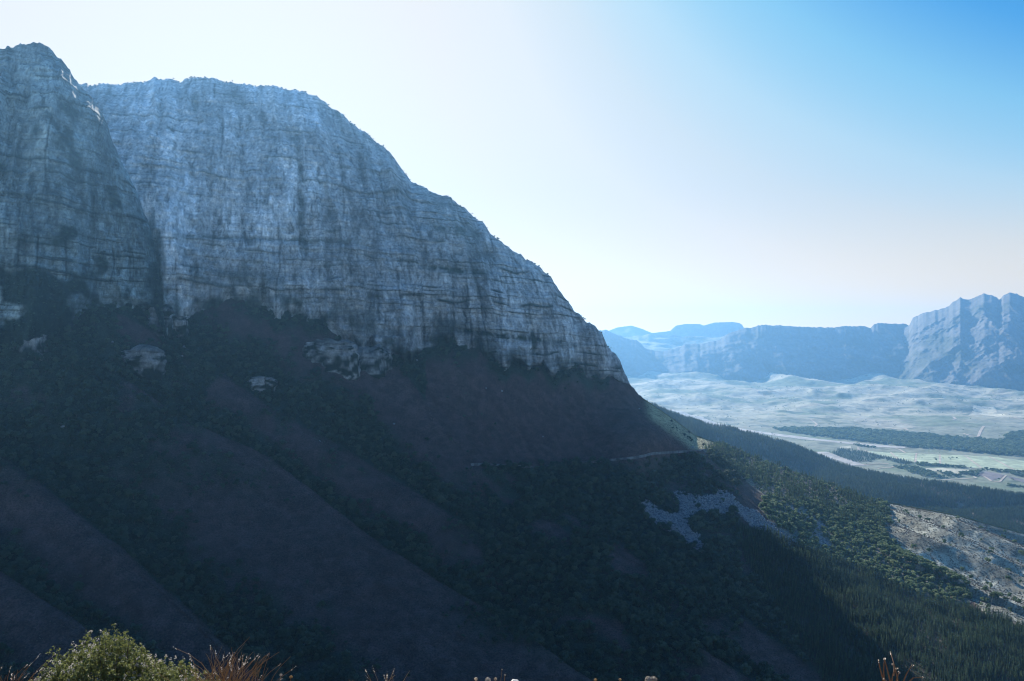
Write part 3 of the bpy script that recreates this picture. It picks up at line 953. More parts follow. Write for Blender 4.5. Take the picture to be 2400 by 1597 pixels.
def instance_stuff(name, pts, hs, protos, label, wide=(0.85, 1.2), tilt=0.06):
    """one object: plants of several prototype shapes set on scattered points by geometry nodes"""
    me = bpy.data.meshes.new(name)
    me.vertices.add(len(pts))
    me.vertices.foreach_set("co", np.asarray(pts, np.float32).reshape(-1))
    n = len(pts)
    rot = np.stack([RNG.normal(0, tilt, n), RNG.normal(0, tilt, n), RNG.uniform(0, 6.283, n)], -1).astype(np.float32)
    wd = RNG.uniform(*wide, n)
    sc_ = np.stack([hs * wd, hs * wd, hs], -1).astype(np.float32)
    for an, arr in (("rot", rot), ("scl", sc_)):
        at = me.attributes.new(an, "FLOAT_VECTOR", "POINT")
        at.data.foreach_set("vector", arr.reshape(-1))
    at = me.attributes.new("kind_index", "INT", "POINT")
    at.data.foreach_set("value", RNG.integers(0, len(protos), n).astype(np.int32))
    me.update()
    o = add(name, me)
    ng = bpy.data.node_groups.new(name, "GeometryNodeTree")
    ng.interface.new_socket("Geometry", in_out="INPUT", socket_type="NodeSocketGeometry")
    ng.interface.new_socket("Geometry", in_out="OUTPUT", socket_type="NodeSocketGeometry")
    gi, go = ng.nodes.new("NodeGroupInput"), ng.nodes.new("NodeGroupOutput")
    jn = ng.nodes.new("GeometryNodeJoinGeometry")

    def attr(nm, dt):
        a_ = ng.nodes.new("GeometryNodeInputNamedAttribute")
        a_.data_type = dt
        a_.inputs[0].default_value = nm
        return a_.outputs[0]
    for i_, pr in enumerate(protos):
        oi = ng.nodes.new("GeometryNodeObjectInfo")
        oi.transform_space = "ORIGINAL"
        oi.inputs["Object"].default_value = pr
        oi.inputs["As Instance"].default_value = True
        ip = ng.nodes.new("GeometryNodeInstanceOnPoints")
        cp = ng.nodes.new("FunctionNodeCompare")
        cp.data_type = "INT"
        cp.operation = "EQUAL"
        ins = [s_ for s_ in cp.inputs if s_.type == "INT"]
        ng.links.new(attr("kind_index", "INT"), ins[0])
        ins[1].default_value = i_
        ng.links.new(gi.outputs[0], ip.inputs["Points"])
        ng.links.new(cp.outputs[0], ip.inputs["Selection"])
        ng.links.new(oi.outputs["Geometry"], ip.inputs["Instance"])
        e2r = ng.nodes.new("FunctionNodeEulerToRotation")
        ng.links.new(attr("rot", "FLOAT_VECTOR"), e2r.inputs[0])
        ng.links.new(e2r.outputs[0], ip.inputs["Rotation"])
        ng.links.new(attr("scl", "FLOAT_VECTOR"), ip.inputs["Scale"])
        ng.links.new(ip.outputs[0], jn.inputs[0])
    ng.links.new(jn.outputs[0], go.inputs[0])
    mod = o.modifiers.new("scatter", "NODES")
    mod.node_group = ng
    return tag(o, label, None, None, "stuff")


def to_uv(p):
    return CX + F * p[:, 0] / p[:, 1], CY - F * p[:, 2] / p[:, 1]


def plant_kind(name, cat, label, group, meshes, mats, pts, hs, stuffname, stufflabel, wide=(0.85, 1.2), most=290):
    """the plants that show largest become objects of their own, the rest one scattered mass"""
    uu, vv = to_uv(pts)
    seen = (uu > 2) & (uu < 1022) & (vv < 672) & (vv > 0)
    size = np.where(seen, hs / pts[:, 1], 0)
    order = np.argsort(-size)
    big = order[:most]
    big = big[size[big] > 0]
    rest = np.setdiff1d(np.arange(len(pts)), big)
    protos = []
    for me_ in meshes:
        for m_ in mats:
            me_.materials.append(m_)
    for n_, i_ in enumerate(big):
        o = bpy.data.objects.new(name, meshes[n_ % len(meshes)])
        COL.objects.link(o)
        o.location = pts[i_]
        wd = RNG.uniform(*wide)
        o.scale = (hs[i_] * wd, hs[i_] * wd, hs[i_])
        o.rotation_euler = (RNG.normal(0, .05), RNG.normal(0, .05), RNG.uniform(0, 6.28))
        tag(o, label, cat, group)
        if n_ < len(meshes):
            protos.append(o)
    if len(rest) and stuffname:
        instance_stuff(stuffname, pts[rest], hs[rest], protos, stufflabel, wide)
    return protos


side = (u_s > -200) & (u_s < 1200) & (v_s < 800)
z_ = np.zeros_like(u_s)
# gully trees on the shaded slope
den = np.where(side, wood * (0.55 + 0.75 * sst(-0.35, 0.15, fbm(nx / 16, ny / 16, 0.9, 815, 3))), 0) / 34.0
p, (wd_, vd_) = sample(P_s2, den, [wood, v_s])
hs = (2.4 + 11.5 * RNG.random(len(p))**2.1) * (0.55 + 0.45 * wd_)
gul_m = [broadleaf_mesh("gully_tree", 100 + i, 1.25 + 0.15 * (i % 3), 420) for i in range(5)]
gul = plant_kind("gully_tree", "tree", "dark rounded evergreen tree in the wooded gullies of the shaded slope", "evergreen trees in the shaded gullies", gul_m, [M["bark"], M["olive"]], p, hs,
                 "gully_woodland", "dense dark evergreen woodland filling the gullies of the shaded slope")
# low heath on the open spurs
opn = np.where(side & (scree == 0) & ~plant & ~broad, (1 - wood) * np.where(hillside, 0.7, 1.0) * (1 - 0.45 * lit[..., 0] * (v_s < vb[None] + 18)), 0) / 9.0
p, (hd_,) = sample(P_s2, opn, [hillside * 1.0], cap=90000)
hs = RNG.uniform(0.4, 1.3, len(p)) * (1 + 0.35 * hd_)
tuft_m = [tuft_mesh("heath_bush", 300 + i) for i in range(4)]
plant_kind("heath_bush", "bush", "low brownish heath bush on the open spurs of the mountain slope", "heath bushes on the open slope", tuft_m, [M["heath"]], p, hs,
           "heath", "low brown heath covering the open spurs of the mountain slope", (0.8, 1.5), 120)
# plantation at the foot of the slope
den = np.where(side & plant, 0.45 + 0.75 * sst(-0.35, 0.1, fbm(nx / 18, ny / 18, 0.6, 812, 3)), 0) / 10.0
p, (us_,) = sample(P_s2, den, [u_s])
hs = RNG.uniform(7.0, 15.5, len(p)) * (0.85 + 0.3 * vn(p[:, 0] / 25, p[:, 1] / 25, 0, 811))
pl_m = [pine_mesh("plantation_pine", 400 + i, 0.12 + 0.02 * (i % 3), 11, 7) for i in range(5)]
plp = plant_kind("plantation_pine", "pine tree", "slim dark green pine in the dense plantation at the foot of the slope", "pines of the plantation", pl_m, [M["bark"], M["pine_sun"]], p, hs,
                 "pine_plantation", "dense plantation of slim dark pines at the foot of the slope")
# scattered pines on the sunlit spur
strip = sst(-0.1, 0.25, fbm(P_s2[..., 0] / 40, (P_s2[..., 2] + 0.12 * P_s2[..., 0]) / 9, 0.2, 808, 3))
den = np.where(pines & side, 0.35 + 0.9 * strip, 0) / 75.0
p, _ = sample(P_s2, den, [u_s])
hs = RNG.uniform(8.0, 18.0, len(p))
sp_m = [pine_mesh("spur_pine", 500 + i, 0.20 + 0.03 * (i % 3), 10, 8, base=0.15) for i in range(5)]
plant_kind("spur_pine", "pine tree", "scattered dark pine on the sunlit spur beyond the end of the road", "pines on the sunlit spur", sp_m, [M["bark"], M["pine_sun"]], p, hs,
           "spur_pine_wood", "scattered dark pines covering the sunlit spur")
# round crowned trees on the sunlit side of the spur
den = np.where(broad & side & (scree == 0), 1.0, 0) / 62.0 + np.where(pines & side, 1 / 420.0, 0)
den = den + np.where(inpoly([(868, 497), (886, 505), (893, 525), (880, 530)], u_s, v_s), 1 / 70.0, 0) + np.where(hillside & (u_s < 1100), 1 / 2600.0 + sst(0.1, 0.4, fbm(nx / 30, ny / 30, 6.2, 85, 3)) / 500.0 * sst(545, 600, v_s + 0.2 * (960 - u_s)), 0)
p, _ = sample(P_s2, den, [u_s])
hs = RNG.uniform(4.5, 10.5, len(p))
br_m = [broadleaf_mesh("round_tree", 600 + i, 1.35 + 0.15 * (i % 3), 460) for i in range(6)]
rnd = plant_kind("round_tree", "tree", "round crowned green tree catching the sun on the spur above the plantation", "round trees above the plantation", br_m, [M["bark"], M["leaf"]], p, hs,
                 "sunlit_woodland", "sunlit round crowned woodland above the plantation")

# skyline scrub along the cliff top
selc = np.where((U > 84) & (U < 628))[0]
k_ = RNG.choice(selc, 150)
pp = P_c2[-1][k_] + np.stack([RNG.normal(0, 1.5, 150), RNG.uniform(-1, 5, 150), np.full(150, -0.6)], -1)
tag(instance_stuff("cliff_top_scrub", pp, RNG.uniform(1.2, 3.8, 150), gul, "small dark scrub along the cliff top skyline", (1.0, 1.7)), None)
# bushes on the ledges of the cliff
vegm = np.where((veg_cliff > 0.75) & (u_c < 628) & (u_c > -100), 1.0, 0.0) / 160.0
p, _ = sample(P_c2, vegm, [u_c], cap=5000)
instance_stuff("ledge_scrub", p, RNG.uniform(1.0, 3.2, len(p)), gul, "dark scrub growing on the ledges of the cliff", (1.0, 1.6))
vegm = np.where(veg_butt > 0.75, 1.0, 0.0) / 90.0
p, _ = sample(P_bt2, vegm, [u_b], cap=5000)
instance_stuff("buttress_scrub", p, RNG.uniform(1.0, 3.6, len(p)), gul, "dark scrub growing in patches on the buttress", (1.0, 1.6))

# forest on the middle hills
hx, hy = HP[:Hu.shape[0], :, 0], HP[:Hu.shape[0], :, 1]
hn = fbm(hx / 160, hy / 160, 0.3, 820, 4)
strip_bare = (np.abs(hn - 0.22) < 0.03) | (hn < -0.52)
den = np.where((Hu > 560) & (Hu < 1180) & ~strip_bare, 1.0, 0.0) / np.where(hn > 0.35, 110.0, 50.0)
p, _ = sample(HP[:Hu.shape[0]], den, [Hu], cap=70000)
hs = RNG.uniform(13, 24, len(p)) * (0.9 + 0.25 * vn(p[:, 0] / 120, p[:, 1] / 120, 0, 822))
far_m = [pine_mesh("forest_pine", 450 + i, 0.14 + 0.03 * i, 9, 7) for i in range(3)]
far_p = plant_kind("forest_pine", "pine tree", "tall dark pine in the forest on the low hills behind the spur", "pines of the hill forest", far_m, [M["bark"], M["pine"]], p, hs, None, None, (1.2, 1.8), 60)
uu, vv = to_uv(p)
keep = np.setdiff1d(np.arange(len(p)), np.argsort(-np.where((uu > 2) & (uu < 1022) & (vv < 672) & (vv > 0), hs / p[:, 1], 0))[:60])
p, hs = p[keep], hs[keep]
instance_stuff("pine_forest", p, hs, far_p, "dark pine forest covering the low hills behind the spur", (1.2, 1.8))

# ------------------------------------------------------------------ valley: fields, tracks, woods
vvv = np.linspace(332, 600, 4000)
vYY = valY(0 * vvv, vvv)
vZZ = (CY - vvv) / F * vYY
oY = np.argsort(vYY)


def val_z(x, y):
    return np.interp(y, vYY[oY], vZZ[oY]) + val_h(x, y)


def at_valley(u, v):
    Y = valY(u, v)
    x = (u - CX) / F * Y
    return x, Y


Z3 = lambda L: [(810.7 + a * 0.0905, 367 + b * 0.0905) for a, b in L]
NO_TREES = []


def field(name, poly, col, label, off=1.6, rows=None):
    poly = np.asarray(poly, float)
    x, y = at_valley(poly[:, 0], poly[:, 1])
    W = np.stack([x, y], -1)
    lo, hi = W.min(0), W.max(0)
    stp = max(6.0, (hi - lo).max() / 130)
    gx_, gy_ = np.arange(lo[0], hi[0] + stp, stp), np.arange(lo[1], hi[1] + stp, stp)
    A_, B_ = np.meshgrid(gx_, gy_)
    f_ = gridfaces(*A_.shape)
    cx_, cy_ = A_.reshape(-1)[f_].mean(1), B_.reshape(-1)[f_].mean(1)
    f_ = f_[inpoly(W, cx_, cy_)]
    ids, inv = np.unique(f_, return_inverse=True)
    a_, b_ = A_.reshape(-1)[ids], B_.reshape(-1)[ids]
    al = np.array(col) * (1 + 0.22 * fbm(a_ / 60, b_ / 90, 0.1, 901, 3))[:, None]
    if rows:
        al = al * (1 + 0.4 * np.sin((a_ * 0.8 + b_ * 0.6) / rows))[:, None]
    V_ = np.stack([a_, b_, val_z(a_, b_) + off], -1)
    return tag(add(name, mesh(name, V_, inv.reshape(-1, 4), True, al), M["valley"]), label, None, None, "structure")


GREENF, PALEF, VINE = (0.42, 0.46, 0.29), (0.50, 0.46, 0.33), (0.20, 0.17, 0.165)
for L_, c_, lb in [
    ([(620, 928), (880, 945), (965, 1020), (800, 985), (700, 965)], GREENF, "first bright green field beside the pine wood"),
    ([(895, 945), (1155, 950), (1140, 1050), (1060, 1045), (975, 1020)], GREENF, "second bright green field in the row on the valley floor"),
    ([(1180, 955), (1415, 965), (1425, 1070), (1290, 1065), (1165, 1055)], GREENF, "third bright green field in the row on the valley floor"),
    ([(1435, 968), (1690, 985), (1890, 1120), (1640, 1100), (1440, 1072)], GREENF, "fourth bright green field in the row on the valley floor"),
    ([(1710, 985), (1960, 1000), (2250, 1140), (1905, 1120)], GREENF, "fifth bright green field in the row on the valley floor"),
    ([(1980, 1000), (2357, 1040), (3000, 1110), (3000, 1250), (2270, 1140)], GREENF, "last bright green field at the right edge"),
    ([(1210, 1125), (1500, 1115), (1870, 1150), (1800, 1165), (1640, 1160), (1660, 1195), (1560, 1185), (1420, 1155), (1290, 1150)], PALEF, "pale stubble field in front of the green fields"),
    ([(1675, 530), (1780, 490), (1800, 445), (2040, 425), (2060, 490), (2140, 500), (2200, 540), (2357, 545), (2900, 560), (2900, 600), (2357, 578), (2100, 580), (1900, 560), (1750, 560)], (0.62, 0.55, 0.38), "large pale field on the far foothills"),
    ([(320, 890), (440, 872), (450, 905), (330, 912)], PALEF, "small pale bare patch beside the river bank"),
    ([(470, 575), (560, 560), (900, 600), (1180, 660), (1000, 690), (700, 650), (480, 610)], (0.40, 0.36, 0.26), "pale smooth knoll on the far side of the valley wood"),
    ([(1880, 812), (2357, 815), (3000, 850), (3000, 880), (2357, 838), (1900, 822)], (0.55, 0.47, 0.38), "bare pale strip behind the valley wood"),
]:
    field("field", Z3(L_), c_, lb)
for L_, lb in [([(1840, 1190), (1940, 1150), (2140, 1190), (2110, 1225), (2000, 1255)], "purplish vineyard with planted rows"),
               ([(2180, 1205), (2357, 1240), (2900, 1330), (2900, 1370), (2357, 1275), (2190, 1225)], "second purplish vineyard at the right edge")]:
    field("vineyard", Z3(L_), VINE, lb, rows=5.0)


def ribbon(name, pts, width, zf, col, label, mat=None, off=2.4, kind="structure", n=60):
    P_ = np.asarray(pts, float)
    d = np.concatenate([[0], np.cumsum(np.hypot(*np.diff(P_, axis=0).T))])
    s_ = np.linspace(0, d[-1], n)
    x, y = np.interp(s_, d, P_[:, 0]), np.interp(s_, d, P_[:, 1])
    ker = np.ones(5) / 5
    x[2:-2], y[2:-2] = np.convolve(x, ker, "valid"), np.convolve(y, ker, "valid")
    tx, ty = np.gradient(x), np.gradient(y)
    q = np.hypot(tx, ty)
    nx_, ny_ = -ty / q, tx / q
    width = width * FAR_K
    rows = [np.stack([x + nx_ * width * f_, y + ny_ * width * f_, zf(x + nx_ * width * f_, y + ny_ * width * f_) + off], -1) for f_ in (-0.5, -0.17, 0.17, 0.5)]
    V_ = np.stack(rows)
    al = np.broadcast_to(np.array(col), V_.shape).reshape(-1, 3)
    return tag(add(name, mesh(name, V_.reshape(-1, 3), gridfaces(4, n), True, al), mat or M["valley"]), label, None, None, kind)


def vpath(L):
    a_ = np.array(L, float)
    x, y = at_valley(a_[:, 0], a_[:, 1])
    return np.stack([x, y], -1)


DIRT = (0.52, 0.42, 0.32)
for L_, wd_, lb in [
    ([(1430, 1252), (1640, 1240), (1830, 1230), (1795, 1208)], 8, "dirt track in front of the vineyard"),
    ([(1850, 772), (1870, 720), (1890, 690), (1915, 668)], 16, "pale dirt track climbing from the far wood"),
    ([(450, 1075), (520, 1087), (700, 1080), (860, 1075)], 9, "dirt track in the clearing by the pine wood"),
    ([(740, 1128), (870, 1118), (950, 1100)], 9, "lower dirt track in the clearing"),
    ([(600, 925), (650, 945), (705, 967)], 9, "track along the end of the first field"),
    ([(883, 940), (920, 975), (968, 1020)], 9, "track between the first and second field"),
    ([(1168, 950), (1155, 1055)], 9, "straight track between the second and third field"),
    ([(1425, 966), (1432, 1072)], 9, "straight track between the third and fourth field"),
    ([(1700, 985), (1800, 1055), (1897, 1122)], 9, "slanting track between the fourth and fifth field"),
    ([(1970, 1000), (2110, 1070), (2262, 1141)], 9, "slanting track beside the last field"),
    ([(0, 605), (50, 625), (70, 645), (20, 665)], 14, "winding pale track on the far bank"),
    ([(930, 897), (980, 910), (1045, 946)], 11, "short pale track above the fields"),
    ([(430, 675), (500, 690)], 16, "short pale track at the wood's upper edge"),
    ([(1030, 670), (1070, 695)], 16, "short pale track beside the smooth knoll"),
    ([(1690, 735), (1760, 760), (1850, 770)], 14, "pale track along the far wood"),
    ([(1905, 1205), (2000, 1262), (2090, 1268), (2160, 1195)], 8, "pale track around the vineyard"),
    ([(1575, 570), (1600, 590), (1570, 600)], 16, "short bright track on the foothill"),
    ([(525, 890), (530, 920)], 11, "short track by the river bank"),
    ([(2230, 580), (2300, 600), (2600, 640)], 16, "pale track below the large pale field"),
    ([(-640, 300), (-560, 345), (-500, 360)], 18, "pale track on the far foothills above the forest"),
    ([(-330, 260), (-250, 290), (-240, 320)], 20, "zigzag pale track on the rolling foothills"),
]:
    ribbon("dirt_track", vpath(Z3(L_)), wd_, val_z, DIRT, lb)
ribbon("river_bed", vpath([(668, 413), (700, 420.5), (740, 430), (775, 435), (810, 439), (850, 443.2), (905, 447.5)]), 95, val_z, (0.46, 0.42, 0.36), "pale dry river bed beside the valley wood", off=2.0)
ribbon("river_bed", vpath([(820, 452), (845, 461), (858, 466)]), 70, val_z, (0.42, 0.38, 0.33), "pale bare strip between the forest and the pine wood", off=2.0)


def wood_poly(name, polys, dens, hmin, hmax, protos, label, wide=(1.0, 1.5)):
    Vg = VP[:Vu.shape[0]]
    mk = np.zeros(Vu.shape, bool)
    nn = vn(Vg[..., 0] / 110, Vg[..., 1] / 110, 0, 930)
    for q in polys:
        mk |= inpoly(q, Vu + 2 * nn, Vv + 0.8 * nn)
    p_, _ = sample(Vg, mk / (dens * 2.2), [Vu], cap=26000)
    instance_stuff(name, p_, 1.4 * RNG.uniform(hmin, hmax, len(p_)), protos, label, wide)


wood_poly("valley_wood", [[(770, 429.5), (810, 428), (870, 430.5), (930, 435.5), (1024, 443.5), (1200, 455), (1200, 472), (1024, 458), (950, 451), (900, 446), (850, 440.5), (810, 436)],
                          [(1003, 436), (1020, 432), (1200, 436), (1200, 443), (1024, 441), (1005, 440)]], 170.0, 11, 19, rnd, "band of dark trees along the far river bank", (1.0, 1.5))
wood_poly("pine_wood", [Z3([(200, 950), (330, 915), (600, 950), (760, 990), (1000, 1030), (1150, 1070), (1050, 1095), (900, 1055), (780, 1020), (600, 1050), (450, 1060)])], 75.0, 9, 15, plp,
          "dark pine wood beside the first green field", (1.4, 2.0))
wood_poly("field_hedge", [Z3([(1150, 1075), (1300, 1070), (1500, 1090), (1700, 1115), (1700, 1125), (1500, 1105), (1200, 1100)]), Z3([(1640, 1165), (1800, 1165), (1890, 1145), (1920, 1160), (1800, 1200), (1650, 1195)]),
                          Z3([(1900, 1115), (2060, 1140), (2357, 1160), (2900, 1200), (2900, 1260), (2357, 1225), (2140, 1170), (1920, 1140)]), Z3([(1380, 1160), (1560, 1190), (1640, 1200), (1640, 1215), (1500, 1215)]),
                          Z3([(900, 1105), (1150, 1110), (1350, 1180), (1500, 1240), (1300, 1240), (1100, 1180)]), Z3([(2120, 1260), (2160, 1290), (2260, 1310), (2400, 1330), (2400, 1345), (2150, 1310)]),
                          Z3([(430, 860), (560, 870), (720, 890), (700, 897), (540, 885)])], 150.0, 7, 14, rnd, "hedges and clumps of trees between the fields", (1.0, 1.5))
# scattered bush over the foothills
Vg = VP[:Vu.shape[0]]
fn = fbm(Vg[..., 0] / 420, Vg[..., 1] / 320, 0.4, 940, 4)
den = np.where((Vu > 560) & (Vu < 1120) & (Vv > 372) & (Vv < 480), 0.1 + sst(0.05, 0.35, fn) * 2.0, 0) / 20000.0
p, _ = sample(Vg, den, [Vu], cap=12000)
instance_stuff("valley_bush", p, RNG.uniform(4, 10, len(p)), rnd, "scattered bush over the far foothills", (1.3, 2.2))

# ------------------------------------------------------------------ road along the slope, its retaining wall, boulders, outcrops
def on_slope(u, v):
    c_ = int(round(u - U[0]))
    r_ = int(np.argmin(np.abs(v_s[:, c_] - v)))
    return P_s2[r_, c_].copy()


rp = np.array([on_slope(u_, float(roadv(u_))) for u_ in np.arange(470, 724.5, 1.5)])
ker = np.ones(9) / 9
for c_ in range(3):
    rp[4:-4, c_] = np.convolve(rp[:, c_], ker, "valid")
rp[:, 2] += 0.8
tx, ty = np.gradient(rp[:, 0]), np.gradient(rp[:, 1])
q = np.hypot(tx, ty)
outw = np.stack([ty / q, -tx / q, 0 * q], -1)
V_ = np.stack([rp + outw * f_ for f_ in (3.2, 1.0, -1.0, -3.6)])
al = np.broadcast_to(np.array((0.16, 0.15, 0.14)), V_.shape).reshape(-1, 3)
tag(add("road", mesh("road", V_.reshape(-1, 3), gridfaces(4, len(rp)), True, al), M["slope"]), "narrow mountain pass road cut across the slope below the cliffs", None, None, "structure")
zz = np.array([0, 0, 1.0])
wj = (0.25 * vn(np.arange(len(rp)) / 1.3, 0, 0, 950))[:, None]
ring = [rp + outw * 3.2 - zz * 4, rp + outw * 3.7 - zz * 4, rp + outw * 3.6 + zz * (0.9 + wj), rp + outw * 3.2 + zz * (0.9 + wj)]
V_ = np.stack(ring + [ring[0]])
al = np.broadcast_to(np.array((0.15, 0.145, 0.14)), V_.shape) * (1 + 0.4 * vn(np.arange(len(rp)) / 3.0, 0, 0, 951))[None, :, None]
tag(add("stone_retaining_wall", mesh("stone_retaining_wall", V_.reshape(-1, 3), gridfaces(5, len(rp)), False, al.reshape(-1, 3)), M["outcrop"]), "long grey stone retaining wall along the outer edge of the pass road", "wall")


def ico(sub):
    import bmesh
    bm = bmesh.new()
    bmesh.ops.create_icosphere(bm, subdivisions=sub, radius=1.0)
    V_ = np.array([v_.co[:] for v_ in bm.verts])
    f_ = np.array([[v_.index for v_ in f.verts] for f in bm.faces])
    bm.free()
    return V_, f_


IC3, IC4 = ico(3), ico(5)


def rock_mesh(name, seed, smooth=False):
    V_, f_ = IC3
    V_ = V_ * (1 + 0.28 * fbm(V_[:, 0] * 0.9, V_[:, 1] * 0.9, V_[:, 2] * 0.9, seed, 3))[:, None]
    rg = np.random.default_rng(seed)
    for _ in range(7):
        n_ = unit(rg.normal(size=3))
        dd = V_ @ n_
        V_ = V_ - np.maximum(dd - rg.uniform(0.55, 0.8), 0)[:, None] * n_ * 0.9
    return mesh(name, V_, f_, smooth)


rocks = [rock_mesh("boulder", 700 + i) for i in range(4)]
for r_ in rocks:
    r_.materials.append(M["rock"])
LIT = [(950.0, 531.2, 3.4), (947.5, 532.4, 2.4), (942.5, 529.5, 1.5), (973, 552.5, 2.2), (964, 552, 1.5), (983, 559, 1.8), (986, 561.5, 1.4), (906, 534.8, 1.6), (1016, 556, 1.8), (1013, 573, 1.7), (1019, 574, 1.5), (931, 543, 1.2), (1002, 569, 1.3), (994, 603, 1.6)]
LITL = ["tall pale boulder standing on the sunlit grassy ridge, largest of the pair", "smaller pale boulder leaning beside the tall one on the sunlit ridge", "small pale boulder up the ridge from the boulder pair"]
SHD = [(185.4, 350.6, 3.6, "bright flat boulder alone in the woods under the cliff"), (417, 361, 2.6, "bright upright boulder at the cliff foot above the brown slope"), (62.5, 424.5, 2.6, "pale boulder among the dark trees at the left"),
       (320, 445, 1.9, "small white boulder on the spur crest at middle left"), (502, 391.5, 2.6, "pale boulder on the brown slope above the road"), (486, 389, 1.9, "small pale boulder left of another on the brown slope"),
       (394, 422, 2.6, "pale boulder low in the gully at the slope's middle"), (639, 410, 2.4, "pale boulder near the right edge of the brown slope"), (543, 436, 1.8, "small pale boulder midway on the brown slope"),
       (660, 658, 1.5, "pale bluish boulder on the lowest dark spur"), (93, 352, 5.2, "large pale rock block in the woods under the buttress"), (92, 362, 4.2, "pale rock block below a larger one under the buttress"),
       (112, 342, 2.4, "pale boulder in the trees under the ravine"), (183, 362, 2.6, "pale boulder below the bright flat one"), (693, 449, 4.0, "pale rock slab beside the pass road near the spur"),
       (688, 450.8, 1.8, "small pale rock just left of the slab by the road"), (696.5, 504.5, 2.0, "pale block standing out of the grey scree")]
n_ = 0
for it in LIT:
    o = bpy.data.objects.new("boulder", rocks[n_ % 4])
    COL.objects.link(o)
    o.location = on_slope(it[0], it[1]) + np.array([0, 0, it[2] * 0.3])
    o.scale = (it[2] * 0.8, it[2] * 0.75, it[2] * (1.15 if n_ < 2 else 0.7))
    o.rotation_euler = (RNG.uniform(-.3, .3), RNG.uniform(-.3, .3), RNG.uniform(0, 6))
    tag(o, LITL[n_] if n_ < 3 else "small pale boulder lying in the low scrub of the sunlit hillside", "boulder", "boulders on the sunlit hillside")
    n_ += 1
for u_, v_, r_, lb in SHD:
    o = bpy.data.objects.new("boulder", rocks[n_ % 4])
    COL.objects.link(o)
    o.location = on_slope(u_, v_) + np.array([0, 0, r_ * 0.45])
    o.scale = (r_, r_ * 0.8, r_ * 0.72)
    o.rotation_euler = (RNG.uniform(-.3, .3), RNG.uniform(-.3, .3), RNG.uniform(0, 6))
    tag(o, lb, "boulder", "boulders on the shaded slope")
    n_ += 1
# loose stones of the scree
den = np.where((scree > 0) & side, 1.0, 0) / 7.0
p, _ = sample(P_s2, den, [u_s], cap=12000)
instance_stuff("scree_stones", p, RNG.uniform(0.3, 1.45, len(p))**2.2, [o_ for o_ in COL.objects if o_.name.startswith("boulder")][:4], "loose grey scree stones in a forked patch among the dark trees", (0.8, 1.3), 0.6)


def outcrop(poly_c, w_, h_, d_, label, seed):
    """weathered block of bedded rock standing out of the slope"""
    u_, v_ = poly_c
    base = on_slope(u_, v_)
    sc_ = base[1] / F
    V_, f_ = IC4
    V_ = np.sign(V_) * np.abs(V_)**0.6
    V_ = V_ * (1 + 0.30 * fbm(V_[:, 0] * 1.6, V_[:, 1] * 1.6, V_[:, 2] * 1.6, seed + 9, 3))[:, None]
    P_ = V_ * np.array([w_ * sc_ / 2, d_, h_ * sc_ / 2]) 
    q_ = P_ + base
    a_, vg_, jo_, ga_ = cliff_relief(q_, 0, seed, 0.3)
    P_ = P_ + unit(V_ * np.array([1, 1, 0.2])) * (a_ * 0.7)[:, None]
    vg_ = np.clip(np.maximum(vg_ * 0.7, sst(-0.2, 0.1, fbm(q_[:, 0] / 9, q_[:, 1] / 9, q_[:, 2] / 7, seed + 5, 4) - 0.25 * V_[:, 2] - 0.08)), 0, 1)
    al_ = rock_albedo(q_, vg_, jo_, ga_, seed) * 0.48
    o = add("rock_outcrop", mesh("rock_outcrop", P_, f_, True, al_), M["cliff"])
    o.location = base + np.array([0, d_ * 0.35, 0])
    tag(o, label, "rock outcrop")


outcrop((331, 362), 54, 38, 13, "broad grey outcrop standing alone in the woods below the main cliff", 31)
outcrop((372, 366), 30, 36, 12, "grey outcrop pillar just right of the broad outcrop", 41)
outcrop((138, 364), 34, 30, 9, "weathered grey outcrop in the trees under the ravine", 51)
outcrop((24, 349), 36, 42, 12, "pale grey rock wall at the foot of the left buttress", 61)
outcrop((158, 300), 22, 44, 12, "pale pillar of rock at the foot of the ravine", 71)
outcrop((175, 325), 13, 34, 8, "narrow pale rock rib at the foot of the main cliff", 81)
outcrop((261, 388), 20, 20, 5, "small grey rock face half hidden on the wooded slope", 91)

# ------------------------------------------------------------------ plants at the viewer's feet
M["bush_leaf"] = mat_leaf("bush_leaf", [(0.10, 0.115, 0.035), (0.22, 0.235, 0.08), (0.38, 0.38, 0.17)], 0.4, 9.0)
M["bush_flower"] = mat_leaf("bush_flower", [(0.25, 0.22, 0.18), (0.38, 0.34, 0.28), (0.5, 0.45, 0.38)], 0.4, 9.0)
M["straw"] = mat_leaf("straw", [(0.25, 0.14, 0.06), (0.44, 0.31, 0.15), (0.6, 0.49, 0.31)], 0.5, 6.0)
M["seed"] = mat_leaf("seed_heads", [(0.45, 0.36, 0.26), (0.6, 0.52, 0.42), (0.7, 0.64, 0.55)], 0.5, 6.0)
M["pale_rock"] = mat_plain("pale_rock", (0.62, 0.58, 0.50), 0.25, 14, bump=0.01)


def fx(u, v, Y):
    return np.array([(u - CX) / F * Y, Y, (CY - v) / F * Y])


def empty(name, loc, label, cat, group=None):
    o = bpy.data.objects.new(name, None)
    COL.objects.link(o)
    o.location = loc
    return tag(o, label, cat, group)


